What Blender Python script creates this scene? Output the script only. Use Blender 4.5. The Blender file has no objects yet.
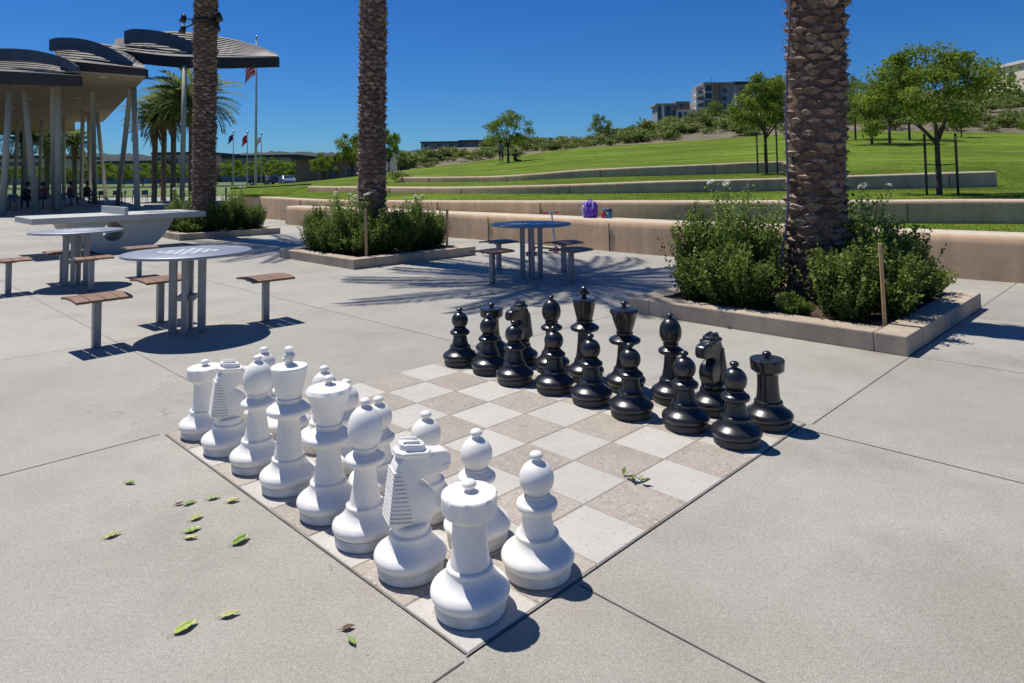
import bpy, bmesh, math, random
from mathutils import Vector, Matrix
R = math.radians
PI = math.pi
scene = bpy.context.scene
COL = scene.collection
rnd = random.Random(7)

# ------------------------------------------------------------------ camera
S = 0.3175                                   # side of one chessboard square, metres
EYE = 1.417
FPX, PITCH, ROLL, PPY, YAW = 675.83, 0.054, -0.014, 140.1, 0.793
FW = Vector((0, math.cos(PITCH), math.sin(PITCH)))
RX = Vector((1, 0, 0)); UP = RX.cross(FW)
CR = RX * math.cos(ROLL) + UP * math.sin(ROLL)
CU = -RX * math.sin(ROLL) + UP * math.cos(ROLL)
CAM = Vector((0, 0, EYE))
cd = bpy.data.cameras.new('camera'); cam = bpy.data.objects.new('camera', cd); COL.objects.link(cam)
cam.matrix_world = Matrix(((CR.x, CU.x, -FW.x, 0), (CR.y, CU.y, -FW.y, 0), (CR.z, CU.z, -FW.z, EYE), (0, 0, 0, 1)))
cd.sensor_width = 36; cd.lens = 36 * FPX / 1024; cd.shift_y = -(341.5 - PPY) / 1024
cd.clip_end = 5000; cd.clip_start = 0.05
scene.camera = cam

def at(px, py, D):
    """survey point: the place at distance D (metres along +Y) in the direction measured at px, py"""
    d = FW + CR * ((px - 512) / FPX) + CU * ((PPY - py) / FPX)
    return CAM + d * (D / d.y)
def gnd(px, py, z=0.0):
    d = FW + CR * ((px - 512) / FPX) + CU * ((PPY - py) / FPX)
    return CAM + d * ((z - EYE) / d.z)
def B(u, v, z=0.0):
    x = (u + 4.342) * S; y = (v + 4.949) * S
    return Vector((x * math.cos(YAW) - y * math.sin(YAW), x * math.sin(YAW) + y * math.cos(YAW), z))

# ------------------------------------------------------------------ materials
def hexc(h):
    c = [int(h[i:i + 2], 16) / 255 for i in (0, 2, 4)]
    return tuple(((x / 12.92) if x <= .04045 else ((x + .055) / 1.055) ** 2.4) for x in c) + (1,)
def mat(name, c, rough=.7, metal=0, noise=None, bump=None, spec=.5, coat=0, sub=None, coord='Object'):
    """noise=(scale, amount, detail) varies the colour; bump=(scale, strength)"""
    m = bpy.data.materials.new(name); m.use_nodes = True
    nt = m.node_tree; b = nt.nodes['Principled BSDF']
    col = c if len(c) == 4 else tuple(c) + (1,)
    b.inputs['Base Color'].default_value = col; b.inputs['Roughness'].default_value = rough
    b.inputs['Metallic'].default_value = metal; b.inputs['Specular IOR Level'].default_value = spec
    b.inputs['Coat Weight'].default_value = coat; b.inputs['Coat Roughness'].default_value = .12
    tc = nt.nodes.new('ShaderNodeTexCoord')
    last = None
    for ns in (noise if isinstance(noise, list) else [noise] if noise else []):
        n = nt.nodes.new('ShaderNodeTexNoise'); n.inputs['Scale'].default_value = ns[0]; n.inputs['Detail'].default_value = ns[2] if len(ns) > 2 else 4
        nt.links.new(tc.outputs[coord], n.inputs['Vector'])
        mr = nt.nodes.new('ShaderNodeMapRange'); mr.inputs['From Min'].default_value = .3; mr.inputs['From Max'].default_value = .7
        mr.inputs['To Min'].default_value = 1 - ns[1]; mr.inputs['To Max'].default_value = 1 + ns[1]
        nt.links.new(n.outputs['Fac'], mr.inputs['Value'])
        mx = nt.nodes.new('ShaderNodeMix'); mx.data_type = 'RGBA'; mx.blend_type = 'MULTIPLY'; mx.inputs[0].default_value = 1
        if last: nt.links.new(last, mx.inputs[6])
        else: mx.inputs[6].default_value = col
        nt.links.new(mr.outputs[0], mx.inputs[7]); last = mx.outputs[2]
    if last: nt.links.new(last, b.inputs['Base Color'])
    if bump:
        n = nt.nodes.new('ShaderNodeTexNoise'); n.inputs['Scale'].default_value = bump[0]; n.inputs['Detail'].default_value = 5
        nt.links.new(tc.outputs[coord], n.inputs['Vector'])
        bp = nt.nodes.new('ShaderNodeBump'); bp.inputs['Strength'].default_value = bump[1]; bp.inputs['Distance'].default_value = .01
        nt.links.new(n.outputs['Fac'], bp.inputs['Height']); nt.links.new(bp.outputs['Normal'], b.inputs['Normal'])
    if sub: pass
    return m
def speckle(m, c2, scale, thr, soft=.03, second=None):
    """adds chips (Voronoi cells below a distance) of another colour on top of the present colour"""
    nt = m.node_tree; b = nt.nodes['Principled BSDF']; src = b.inputs['Base Color']
    tc = next(n for n in nt.nodes if n.type == 'TEX_COORD')
    for (c, sc, th) in [(c2, scale, thr)] + ([second] if second else []):
        vo = nt.nodes.new('ShaderNodeTexVoronoi'); vo.inputs['Scale'].default_value = sc
        nz = nt.nodes.new('ShaderNodeTexNoise'); nz.inputs['Scale'].default_value = sc * 1.3
        nt.links.new(tc.outputs['Object'], nz.inputs['Vector'])
        ad = nt.nodes.new('ShaderNodeMixRGB'); ad.blend_type = 'ADD'; ad.inputs[0].default_value = .04
        nt.links.new(tc.outputs['Object'], ad.inputs[1]); nt.links.new(nz.outputs['Color'], ad.inputs[2])
        nt.links.new(ad.outputs[0], vo.inputs['Vector'])
        # only some of the cells carry a chip
        sep = nt.nodes.new('ShaderNodeSeparateColor'); nt.links.new(vo.outputs['Color'], sep.inputs[0])
        thn = nt.nodes.new('ShaderNodeMath'); thn.operation = 'MULTIPLY'; thn.inputs[1].default_value = th
        nt.links.new(sep.outputs[0], thn.inputs[0])
        lt = nt.nodes.new('ShaderNodeMath'); lt.operation = 'LESS_THAN'
        nt.links.new(vo.outputs['Distance'], lt.inputs[0]); nt.links.new(thn.outputs[0], lt.inputs[1])
        mx = nt.nodes.new('ShaderNodeMix'); mx.data_type = 'RGBA'
        nt.links.new(lt.outputs[0], mx.inputs[0])
        if src.is_linked: nt.links.new(src.links[0].from_socket, mx.inputs[6])
        else: mx.inputs[6].default_value = src.default_value
        mx.inputs[7].default_value = c + (1,) if len(c) == 3 else c
        nt.links.new(mx.outputs[2], src)
    return m
def leafmat(name, c, c2, trans=.35, rough=.5):
    """two greens mixed leaf by leaf, with light passing through the blade"""
    m = bpy.data.materials.new(name); m.use_nodes = True; nt = m.node_tree
    b = nt.nodes['Principled BSDF']; out = nt.nodes['Material Output']
    at_ = nt.nodes.new('ShaderNodeAttribute'); at_.attribute_name = 'shade'
    mx = nt.nodes.new('ShaderNodeMix'); mx.data_type = 'RGBA'
    nt.links.new(at_.outputs['Fac'], mx.inputs[0]); mx.inputs[6].default_value = c + (1,); mx.inputs[7].default_value = c2 + (1,)
    nt.links.new(mx.outputs[2], b.inputs['Base Color']); b.inputs['Roughness'].default_value = rough
    b.inputs['Specular IOR Level'].default_value = .14
    t = nt.nodes.new('ShaderNodeBsdfTranslucent'); nt.links.new(mx.outputs[2], t.inputs['Color'])
    ms = nt.nodes.new('ShaderNodeMixShader'); ms.inputs[0].default_value = trans
    nt.links.new(b.outputs[0], ms.inputs[1]); nt.links.new(t.outputs[0], ms.inputs[2]); nt.links.new(ms.outputs[0], out.inputs['Surface'])
    return m

def weather(m):
    """slab to slab tone, water stains, hairline cracks and old spots on the plaza concrete"""
    nt = m.node_tree; b = nt.nodes['Principled BSDF']; src = b.inputs['Base Color']; L = nt.links.new; N = nt.nodes.new
    tc = next(n for n in nt.nodes if n.type == 'TEX_COORD')
    def mul(val, col_from):
        mx = N('ShaderNodeMix'); mx.data_type = 'RGBA'; mx.blend_type = 'MULTIPLY'; mx.inputs[0].default_value = 1; L(col_from, mx.inputs[6]); L(val, mx.inputs[7]); return mx.outputs[2]
    def rng(v, a, b_, c, d):
        r = N('ShaderNodeMapRange'); r.inputs[1].default_value = a; r.inputs[2].default_value = b_; r.inputs[3].default_value = c; r.inputs[4].default_value = d; L(v, r.inputs[0]); return r.outputs[0]
    cur = src.links[0].from_socket
    o_ = B(1.56, -.035)
    mp = N('ShaderNodeMapping'); mp.vector_type = 'TEXTURE'; mp.inputs['Location'].default_value = (o_.x, o_.y, 0); mp.inputs['Rotation'].default_value = (0, 0, YAW); mp.inputs['Scale'].default_value = (6.2 * S, 8.15 * S, 1)
    L(tc.outputs['Object'], mp.inputs[0]); fl = N('ShaderNodeVectorMath'); fl.operation = 'FLOOR'; L(mp.outputs[0], fl.inputs[0])
    wn = N('ShaderNodeTexWhiteNoise'); wn.noise_dimensions = '2D'; L(fl.outputs[0], wn.inputs['Vector']); cur = mul(rng(wn.outputs['Value'], 0, 1, .935, 1.065), cur)
    # stains with soft but definite edges
    n1 = N('ShaderNodeTexNoise'); n1.inputs['Scale'].default_value = .9; n1.inputs['Detail'].default_value = 8; n1.inputs['Roughness'].default_value = .65; L(tc.outputs['Object'], n1.inputs['Vector'])
    cur = mul(rng(n1.outputs['Fac'], .54, .66, 1, .85), cur)
    # broad rusty brown blotches left by standing water
    n3 = N('ShaderNodeTexNoise'); n3.inputs['Scale'].default_value = .55; n3.inputs['Detail'].default_value = 7; n3.inputs['Roughness'].default_value = .6
    of = N('ShaderNodeVectorMath'); of.operation = 'ADD'; of.inputs[1].default_value = (31, 17, 5); L(tc.outputs['Object'], of.inputs[0]); L(of.outputs[0], n3.inputs['Vector'])
    mc = N('ShaderNodeMix'); mc.data_type = 'RGBA'; mc.inputs[6].default_value = (1, 1, 1, 1); mc.inputs[7].default_value = (.90, .865, .835, 1); L(rng(n3.outputs['Fac'], .46, .66, 0, 1), mc.inputs[0]); cur = mul(mc.outputs[2], cur)
    # hairline cracks, only here and there
    nd = N('ShaderNodeTexNoise'); nd.inputs['Scale'].default_value = 2.2; nd.inputs['Detail'].default_value = 6; L(tc.outputs['Object'], nd.inputs['Vector'])
    ad = N('ShaderNodeMixRGB'); ad.blend_type = 'ADD'; ad.inputs[0].default_value = .8; L(tc.outputs['Object'], ad.inputs[1]); L(nd.outputs['Color'], ad.inputs[2])
    vo = N('ShaderNodeTexVoronoi'); vo.feature = 'DISTANCE_TO_EDGE'; vo.inputs['Scale'].default_value = .36; L(ad.outputs[0], vo.inputs['Vector'])
    n2 = N('ShaderNodeTexNoise'); n2.inputs['Scale'].default_value = .5; L(tc.outputs['Object'], n2.inputs['Vector'])
    ck = N('ShaderNodeMath'); ck.operation = 'LESS_THAN'; L(vo.outputs['Distance'], ck.inputs[0]); L(rng(n2.outputs['Fac'], .50, .58, 0, .0014), ck.inputs[1])
    cur = mul(rng(ck.outputs[0], 0, 1, 1, .72), cur)
    # old gum and drip spots
    v2 = N('ShaderNodeTexVoronoi'); v2.inputs['Scale'].default_value = 1.6; L(tc.outputs['Object'], v2.inputs['Vector'])
    sp = N('ShaderNodeSeparateColor'); L(v2.outputs['Color'], sp.inputs[0]); th = N('ShaderNodeMath'); th.operation = 'MULTIPLY'; th.inputs[1].default_value = .035; L(sp.outputs[0], th.inputs[0])
    lt = N('ShaderNodeMath'); lt.operation = 'LESS_THAN'; L(v2.outputs['Distance'], lt.inputs[0]); L(th.outputs[0], lt.inputs[1]); cur = mul(rng(lt.outputs[0], 0, 1, 1, .80), cur)
    L(cur, src)
def per_object(m, amt):
    """each tile a slightly different stone"""
    nt = m.node_tree; src = nt.nodes['Principled BSDF'].inputs['Base Color']; oi = nt.nodes.new('ShaderNodeObjectInfo')
    r = nt.nodes.new('ShaderNodeMapRange'); r.inputs[3].default_value = 1 - amt; r.inputs[4].default_value = 1 + amt; nt.links.new(oi.outputs['Random'], r.inputs[0])
    mx = nt.nodes.new('ShaderNodeMix'); mx.data_type = 'RGBA'; mx.blend_type = 'MULTIPLY'; mx.inputs[0].default_value = 1; nt.links.new(src.links[0].from_socket, mx.inputs[6]); nt.links.new(r.outputs[0], mx.inputs[7]); nt.links.new(mx.outputs[2], src)
def streaks(m, amt, sc=(5, 5, .35)):
    """rain streaks running down a wall"""
    nt = m.node_tree; src = nt.nodes['Principled BSDF'].inputs['Base Color']; tc = next(n for n in nt.nodes if n.type == 'TEX_COORD')
    mp = nt.nodes.new('ShaderNodeMapping'); mp.inputs['Scale'].default_value = sc; nt.links.new(tc.outputs['Object'], mp.inputs[0])
    n = nt.nodes.new('ShaderNodeTexNoise'); n.inputs['Scale'].default_value = 1; n.inputs['Detail'].default_value = 6; nt.links.new(mp.outputs[0], n.inputs['Vector'])
    r = nt.nodes.new('ShaderNodeMapRange'); r.inputs[1].default_value = .35; r.inputs[2].default_value = .65; r.inputs[3].default_value = 1 - amt; r.inputs[4].default_value = 1 + amt; nt.links.new(n.outputs['Fac'], r.inputs[0])
    mx = nt.nodes.new('ShaderNodeMix'); mx.data_type = 'RGBA'; mx.blend_type = 'MULTIPLY'; mx.inputs[0].default_value = 1; nt.links.new(src.links[0].from_socket, mx.inputs[6]); nt.links.new(r.outputs[0], mx.inputs[7]); nt.links.new(mx.outputs[2], src)
M = {}
M['concrete'] = mat('plaza_concrete', (.352, .335, .290), .66, noise=[(.35, .08, 5), (1.7, .06, 6), (9, .04, 6), (70, .12, 3), (210, .26, 2), (420, .24, 1)], bump=(180, .18), spec=.5)
speckle(M['concrete'], (.20, .185, .155), 95, .28, second=((.46, .45, .41), 130, .30))
weather(M['concrete'])
M['joint'] = mat('joint', (.09, .085, .08), .9, noise=(9, .3))
M['joint_faint'] = mat('joint_faint', (.20, .185, .165), .9, noise=(9, .3))
M['grout'] = mat('grout', (.30, .26, .215), .9, noise=(30, .15))
M['tile_light'] = speckle(mat('white_terrazzo', (.49, .465, .415), .6, noise=[(5, .05), (90, .06)], bump=(120, .08)), (.40, .365, .32), 42, .30, second=((.36, .30, .25), 15, .10))
M['tile_dark'] = speckle(mat('tan_terrazzo', (.37, .322, .268), .6, noise=[(5, .08), (90, .08)], bump=(120, .08)), (.52, .46, .40), 60, .42, second=((.25, .20, .17), 45, .34))
per_object(M['tile_light'], .045); per_object(M['tile_dark'], .09)
M['white'] = speckle(mat('white_plastic', (.83, .80, .745), .42, noise=[(5, .035), (22, .03), (90, .02)], bump=(30, .03)), (.52, .50, .47), 55, .085, second=((.60, .58, .54), 130, .12))
M['black'] = mat('black_plastic', (.016, .016, .019), .31, noise=[(9, .2), (50, .2)], bump=(16, .02), coat=.3)
_b = M['white'].node_tree.nodes['Principled BSDF']; _b.inputs['Subsurface Weight'].default_value = .10; _b.inputs['Subsurface Radius'].default_value = (1, .95, .85); _b.inputs['Subsurface Scale'].default_value = .14
M['white_base'] = speckle(mat('white_plastic_base', (.72, .695, .645), .5, noise=[(6, .12), (30, .12)]), (.45, .42, .38), 80, .16)
M['black_base'] = mat('black_plastic_base', (.060, .054, .048), .5, noise=[(10, .35), (60, .2)])
M['dark_rim'] = mat('dark_rim', (.06, .05, .045), .8)
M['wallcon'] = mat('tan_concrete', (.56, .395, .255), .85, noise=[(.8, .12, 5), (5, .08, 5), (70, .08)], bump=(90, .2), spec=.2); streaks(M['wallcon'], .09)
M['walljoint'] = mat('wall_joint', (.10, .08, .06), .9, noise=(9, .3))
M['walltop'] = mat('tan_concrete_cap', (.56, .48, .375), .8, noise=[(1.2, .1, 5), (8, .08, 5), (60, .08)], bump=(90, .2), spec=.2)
M['kerb'] = mat('planter_concrete', (.42, .345, .262), .85, noise=[(2, .10, 5), (11, .08, 5), (60, .09)], bump=(90, .2), spec=.25); streaks(M['kerb'], .07, (9, 9, 1.5))
M['soil'] = mat('bark_mulch', (.085, .05, .035), .95, noise=[(30, .5), (80, .5)], bump=(50, 1))
M['lawn'] = mat('lawn', (.112, .162, .022), .95, noise=[(.10, .24, 4), (.5, .22, 5), (2.3, .18, 5), (9, .2, 4), (40, .35, 3)], bump=(60, 1), spec=.03); streaks(M['lawn'], .20, (.05, .9, .9))
M['field'] = mat('far_field', (.10, .14, .035), .95, noise=[(.03, .3, 4), (.3, .2, 4)])
M['asphalt'] = mat('asphalt', (.055, .055, .055), .9, noise=(2, .2))
M['scrub'] = mat('dry_soil', (.15, .125, .075), .95, noise=[(.06, .25, 4), (.5, .25, 5), (3, .25)], bump=(3, 1))
M['farhill'] = mat('far_hill', (.030, .045, .042), .95, noise=[(.012, .4, 4), (.06, .4, 4)])
M['wood_seat'] = mat('seat_wood', (.225, .120, .066), .55, noise=[(6, .2), (40, .2)])
M['stake'] = mat('raw_wood', (.50, .31, .155), .7, noise=[(10, .15), (60, .12)])
M['metal'] = mat('grey_metal', (.27, .27, .29), .42, metal=.55, noise=(30, .08))
M['tabletop'] = speckle(mat('table_coating', (.25, .275, .33), .45, metal=.25, noise=(40, .05)), (.38, .42, .48), 160, .3)
M['inlay'] = mat('table_inlay', (.62, .66, .70), .45, noise=(40, .06))
M['pingcon'] = mat('smooth_concrete', (.46, .47, .44), .7, noise=[(2, .07, 5), (50, .05)], bump=(60, .08))
M['trunk'] = mat('palm_trunk', (.125, .074, .052), .95, noise=[(3.5, .35, 5), (22, .45, 5), (90, .35)], bump=(45, 1))
M['scar'] = mat('palm_leaf_base', (.155, .105, .082), .9, noise=[(4, .35, 5), (26, .45, 5), (90, .3)], bump=(60, 1))
def vary(m, c0, c1):
    nt = m.node_tree; a = nt.nodes.new('ShaderNodeAttribute'); a.attribute_name = 'shade'; mx = nt.nodes.new('ShaderNodeMix'); mx.data_type = 'RGBA'
    mx.inputs[6].default_value = c0 + (1,); mx.inputs[7].default_value = c1 + (1,); nt.links.new(a.outputs['Fac'], mx.inputs[0])
    first = next(n for n in nt.nodes if n.type == 'MIX' and n != mx and not n.inputs[6].is_linked); nt.links.new(mx.outputs[2], first.inputs[6])
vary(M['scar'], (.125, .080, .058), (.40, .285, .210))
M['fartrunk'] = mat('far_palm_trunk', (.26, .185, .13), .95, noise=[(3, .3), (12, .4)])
M['frond'] = leafmat('palm_frond', (.075, .13, .032), (.22, .28, .09), .42)
M['dryfrond'] = leafmat('dry_frond', (.30, .19, .09), (.36, .26, .14), .2)
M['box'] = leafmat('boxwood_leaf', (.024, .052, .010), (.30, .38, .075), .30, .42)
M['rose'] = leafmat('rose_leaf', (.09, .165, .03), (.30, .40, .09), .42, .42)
M['grass'] = leafmat('grass_blade', (.075, .125, .014), (.155, .225, .035), .4, .6)
M['petal'] = leafmat('white_petal', (.72, .72, .66), (.80, .80, .76), .4, .6)
M['treeleaf'] = leafmat('tree_leaf', (.088, .145, .020), (.29, .375, .055), .5)
M['brightleaf'] = leafmat('bright_tree_leaf', (.14, .22, .022), (.30, .38, .05), .4)
M['scrubleaf'] = leafmat('scrub_leaf', (.10, .145, .035), (.32, .36, .11), .45)
M['bark'] = mat('bark', (.085, .062, .045), .95, noise=(20, .3), bump=(40, .8))
M['dryleaf'] = mat('brown_leaf', (.16, .09, .045), .7, noise=(60, .3))
M['greenleaf'] = mat('fallen_leaf', (.36, .44, .08), .5, noise=[(40, .25), (150, .15)]); M['yellowleaf'] = mat('yellow_leaf', (.46, .46, .10), .5, noise=[(30, .3), (150, .2)]); M['deepleaf'] = mat('deep_leaf', (.22, .33, .055), .45, noise=[(40, .3), (150, .2)])
M['darkmetal'] = mat('dark_metal', (.03, .03, .032), .5, metal=.3)
M['roofdark'] = mat('dark_roof_metal', (.035, .028, .028), .6, metal=.2, noise=(.8, .15))
M['roofzinc'] = mat('zinc_fascia', (.075, .08, .105), .45, metal=.4, noise=(1.5, .2))
M['slat'] = mat('roof_slat', (.20, .175, .155), .6, noise=(3, .1))
M['soffit'] = mat('tan_soffit', (.44, .33, .24), .8, noise=[(.3, .08), (6, .05)])
M['column'] = mat('column_paint', (.44, .41, .33), .55, noise=(2, .06))
M['lamp'] = mat('downlight', (.8, .78, .7), .4)
M['purple'] = mat('purple_fabric', (.16, .065, .52), .75, noise=(25, .25))
M['lilac'] = mat('lilac_print', (.55, .42, .72), .75, noise=(40, .25))
M['red'] = mat('red_plastic', (.62, .035, .06), .4)
M['cyan'] = mat('cyan_plastic', (.05, .25, .38), .4)
M['navy'] = mat('navy_plastic', (.02, .03, .09), .5)
M['pink'] = mat('pink_plastic', (.72, .08, .20), .4)
M['polepaint'] = mat('pole_paint', (.50, .52, .55), .5)
M['silver'] = mat('silver_metal', (.6, .6, .62), .3, metal=.8)
M['glass'] = mat('dark_window', (.03, .045, .07), .12, noise=(2, .2))
M['beige'] = mat('beige_stucco', (.60, .48, .35), .9, noise=[(.3, .06), (4, .05)])
M['cream'] = mat('cream_stucco', (.80, .68, .52), .9, noise=[(.3, .05), (4, .04)])
M['greywall'] = mat('grey_stucco', (.30, .31, .34), .9, noise=(.3, .08))
M['whitewall'] = mat('white_stucco', (.72, .70, .66), .9, noise=(.3, .05))
M['brownwall'] = mat('brown_cladding', (.30, .19, .12), .85, noise=[(.5, .1), (8, .15)])
M['tanwall'] = mat('tan_block_wall', (.235, .165, .115), .9, noise=[(.4, .1), (5, .1)])
M['darkroof'] = mat('dark_roof', (.045, .042, .045), .8, noise=(1, .2))
M['carwhite'] = mat('white_car_paint', (.7, .71, .73), .25, coat=.6)
M['carblue'] = mat('blue_grey_car_paint', (.18, .27, .36), .25, coat=.6)
M['cardark'] = mat('dark_car_paint', (.03, .03, .035), .25, coat=.6)
M['tyre'] = mat('tyre', (.02, .02, .02), .85)
M['skin'] = mat('skin', (.42, .24, .16), .6, noise=(30, .06))
M['hair'] = mat('dark_hair', (.02, .015, .012), .6)
M['cloth_dark'] = mat('dark_cloth', (.03, .03, .04), .9, noise=(20, .2))
M['cloth_red'] = mat('maroon_cloth', (.22, .05, .07), .9, noise=(20, .2))
M['cloth_grey'] = mat('grey_cloth', (.25, .25, .28), .9, noise=(20, .2))
M['cloth_pale'] = mat('pale_cloth', (.55, .52, .52), .9, noise=(20, .1))
M['chair'] = mat('blue_grey_mesh_metal', (.14, .17, .22), .5, metal=.4)
M['flag_red'] = mat('flag_red', (.62, .03, .05), .8); M['flag_white'] = mat('flag_white', (.75, .75, .75), .8); M['flag_blue'] = mat('flag_blue', (.02, .04, .16), .8)
M['cable'] = mat('cable', (.11, .11, .17), .5)
M['rosepurple'] = leafmat('purple_petal', (.25, .12, .45), (.4, .25, .6), .3)
M['rosered'] = leafmat('red_petal', (.45, .03, .12), (.55, .08, .18), .3)

# ------------------------------------------------------------------ mesh helpers
class MB:
    def __init__(s): s.v = []; s.f = []; s.m = []; s.sm = []; s.sh = []
    def face(s, idx, m=0, smooth=False, shade=.5): s.f.append(tuple(idx)); s.m.append(m); s.sm.append(smooth); s.sh.append(shade)
    def add(s, pts, faces, m=0, smooth=False):
        o = len(s.v); s.v += [tuple(p) for p in pts]
        for f in faces: s.face([o + i for i in f], m, smooth)
    def box(s, c, size, rz=0, m=0, tilt=None):
        hx, hy, hz = [x / 2 for x in size]
        mt = Matrix.Rotation(rz, 3, 'Z')
        if tilt: mt = mt @ Matrix.Rotation(tilt[0], 3, 'X') @ Matrix.Rotation(tilt[1], 3, 'Y')
        p = [Vector(c) + mt @ Vector((x, y, z)) for z in (-hz, hz) for y in (-hy, hy) for x in (-hx, hx)]
        s.add(p, [(0, 2, 3, 1), (4, 5, 7, 6), (0, 1, 5, 4), (2, 6, 7, 3), (0, 4, 6, 2), (1, 3, 7, 5)], m)
    def tube(s, pts, rad, n=8, m=0, cap=True, smooth=True):
        pts = [Vector(p) for p in pts]
        if not isinstance(rad, (list, tuple)): rad = [rad] * len(pts)
        o = len(s.v); prev = None
        for i, p in enumerate(pts):
            d = (pts[min(i + 1, len(pts) - 1)] - pts[max(i - 1, 0)]).normalized()
            a = Vector((0, 0, 1)) if abs(d.z) < .9 else Vector((1, 0, 0))
            if prev is not None: a = prev
            x = (a - d * a.dot(d)).normalized(); y = d.cross(x); prev = x
            for k in range(n):
                t = 2 * PI * k / n; s.v.append(tuple(p + (x * math.cos(t) + y * math.sin(t)) * rad[i]))
        for i in range(len(pts) - 1):
            for k in range(n):
                a = o + i * n + k; b = o + i * n + (k + 1) % n
                s.face((a, b, b + n, a + n), m, smooth)
        if cap:
            s.face([o + k for k in range(n)][::-1], m); s.face([o + (len(pts) - 1) * n + k for k in range(n)], m)
    def lathe(s, prof, n=48, m=0, c=(0, 0, 0), capb=True, capt=True, smooth=True, rf=None):
        o = len(s.v)
        for j, (r, z) in enumerate(prof):
            for k in range(n):
                t = 2 * PI * k / n; q = r * (rf(t, j) if rf else 1)
                s.v.append((c[0] + q * math.cos(t), c[1] + q * math.sin(t), c[2] + z))
        for j in range(len(prof) - 1):
            for k in range(n):
                a = o + j * n + k; b = o + j * n + (k + 1) % n
                s.face((a, b, b + n, a + n), m, smooth)
        if capb: s.face([o + k for k in range(n)][::-1], m)
        if capt: s.face([o + (len(prof) - 1) * n + k for k in range(n)], m)
    def prism(s, poly, z0, z1, m=0):
        n = len(poly); o = len(s.v)
        s.v += [(p[0], p[1], z0) for p in poly] + [(p[0], p[1], z1) for p in poly]
        s.face([o + i for i in range(n)][::-1], m); s.face([o + n + i for i in range(n)], m)
        for i in range(n): s.face((o + i, o + (i + 1) % n, o + n + (i + 1) % n, o + n + i), m)
    def leaf(s, p, d, nrm, L, W, shade, m=0):
        """a blade: a folded quad pair from p along d"""
        d = d.normalized(); w = d.cross(nrm)
        if w.length < 1e-4: w = d.orthogonal()
        w.normalize(); n = w.cross(d); o = len(s.v)
        s.v += [tuple(p), tuple(p + d * L * .5 + w * W * .5 + n * W * .12), tuple(p + d * L), tuple(p + d * L * .5 - w * W * .5 + n * W * .12)]
        s.face((o, o + 1, o + 2, o + 3), m, False, shade)
    def mesh(s, name, mats, shade=False, auto=None):
        me = bpy.data.meshes.new(name); me.from_pydata(s.v, [], s.f)
        for m in (mats if isinstance(mats, (list, tuple)) else [mats]): me.materials.append(m)
        me.polygons.foreach_set('material_index', s.m); me.polygons.foreach_set('use_smooth', s.sm)
        if shade:
            a = me.attributes.new('shade', 'FLOAT', 'FACE'); a.data.foreach_set('value', s.sh)
        me.update()
        if auto: me.set_sharp_from_angle(angle=auto)
        return me
    def build(s, name, mats, parent=None, shade=False, bevel=None, loc=None, rz=0, auto=None):
        return link(name, s.mesh(name, mats, shade, auto), parent, loc, rz, bevel)
def link(name, me, parent=None, loc=None, rz=0, bevel=None):
    o = bpy.data.objects.new(name, me); COL.objects.link(o)
    if parent: o.parent = parent
    if loc is not None: o.location = loc
    o.rotation_euler.z = rz
    if bevel:
        b = o.modifiers.new('bevel', 'BEVEL'); b.width = bevel; b.segments = 2; b.limit_method = 'ANGLE'; b.angle_limit = R(40)
    return o
def tag(o, label=None, cat=None, group=None, kind=None):
    if label: o['label'] = label
    if cat: o['category'] = cat
    if group: o['group'] = group
    if kind: o['kind'] = kind
    return o
def root(name, loc, label, cat, group=None, rz=0):
    o = bpy.data.objects.new(name, None); COL.objects.link(o); o.location = loc; o.rotation_euler.z = rz
    o.empty_display_size = .2
    return tag(o, label, cat, group)
def copy_tree(o, loc, rz, label, group=None):
    def rec(a, par):
        c = a.copy(); COL.objects.link(c); c.parent = par
        for ch in list(a.children): rec(ch, c)
        return c
    c = rec(o, None); c.location = loc; c.rotation_euler.z = rz; c['label'] = label
    if group: c['group'] = group
    return c
def structure(o): o['kind'] = 'structure'; return o
def spline(pts, n=10):
    pts = [Vector(p) for p in pts]; out = []
    P = [pts[0] * 2 - pts[1]] + pts + [pts[-1] * 2 - pts[-2]]
    for i in range(1, len(P) - 2):
        for k in range(n):
            t = k / n; a, b, c, d = P[i - 1], P[i], P[i + 1], P[i + 2]
            out.append(.5 * ((2 * b) + (c - a) * t + (2 * a - 5 * b + 4 * c - d) * t * t + (3 * b - a - 3 * c + d) * t ** 3))
    out.append(pts[-1]); return out

# ------------------------------------------------------------------ world and sun
SUN_EL, SUN_AZ = R(65.0), R(310.5)            # azimuth clockwise from +Y
w = bpy.data.worlds.new('World'); scene.world = w; w.use_nodes = True
nt = w.node_tree; bg = nt.nodes['Background']
sky = nt.nodes.new('ShaderNodeTexSky'); sky.sky_type = 'NISHITA'; sky.sun_disc = False
sky.sun_elevation = SUN_EL; sky.sun_rotation = SUN_AZ; sky.altitude = 300; sky.air_density = 1.0; sky.dust_density = .15; sky.ozone_density = 3.5
hs = nt.nodes.new('ShaderNodeHueSaturation'); hs.inputs['Saturation'].default_value = 1.25
nt.links.new(sky.outputs[0], hs.inputs['Color']); tint = nt.nodes.new('ShaderNodeMix'); tint.data_type = 'RGBA'; tint.blend_type = 'MULTIPLY'; tint.inputs[0].default_value = 1; tint.inputs[7].default_value = (.45, .89, 1.41, 1)
nt.links.new(hs.outputs[0], tint.inputs[6]); nt.links.new(tint.outputs[2], bg.inputs[0]); bg.inputs[1].default_value = .055
sd = bpy.data.lights.new('sun', 'SUN'); sd.energy = 4.5; sd.angle = R(.53); sd.color = (1, .955, .88)
so = bpy.data.objects.new('sun', sd); COL.objects.link(so); so.location = (-20, 15, 40)
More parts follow.
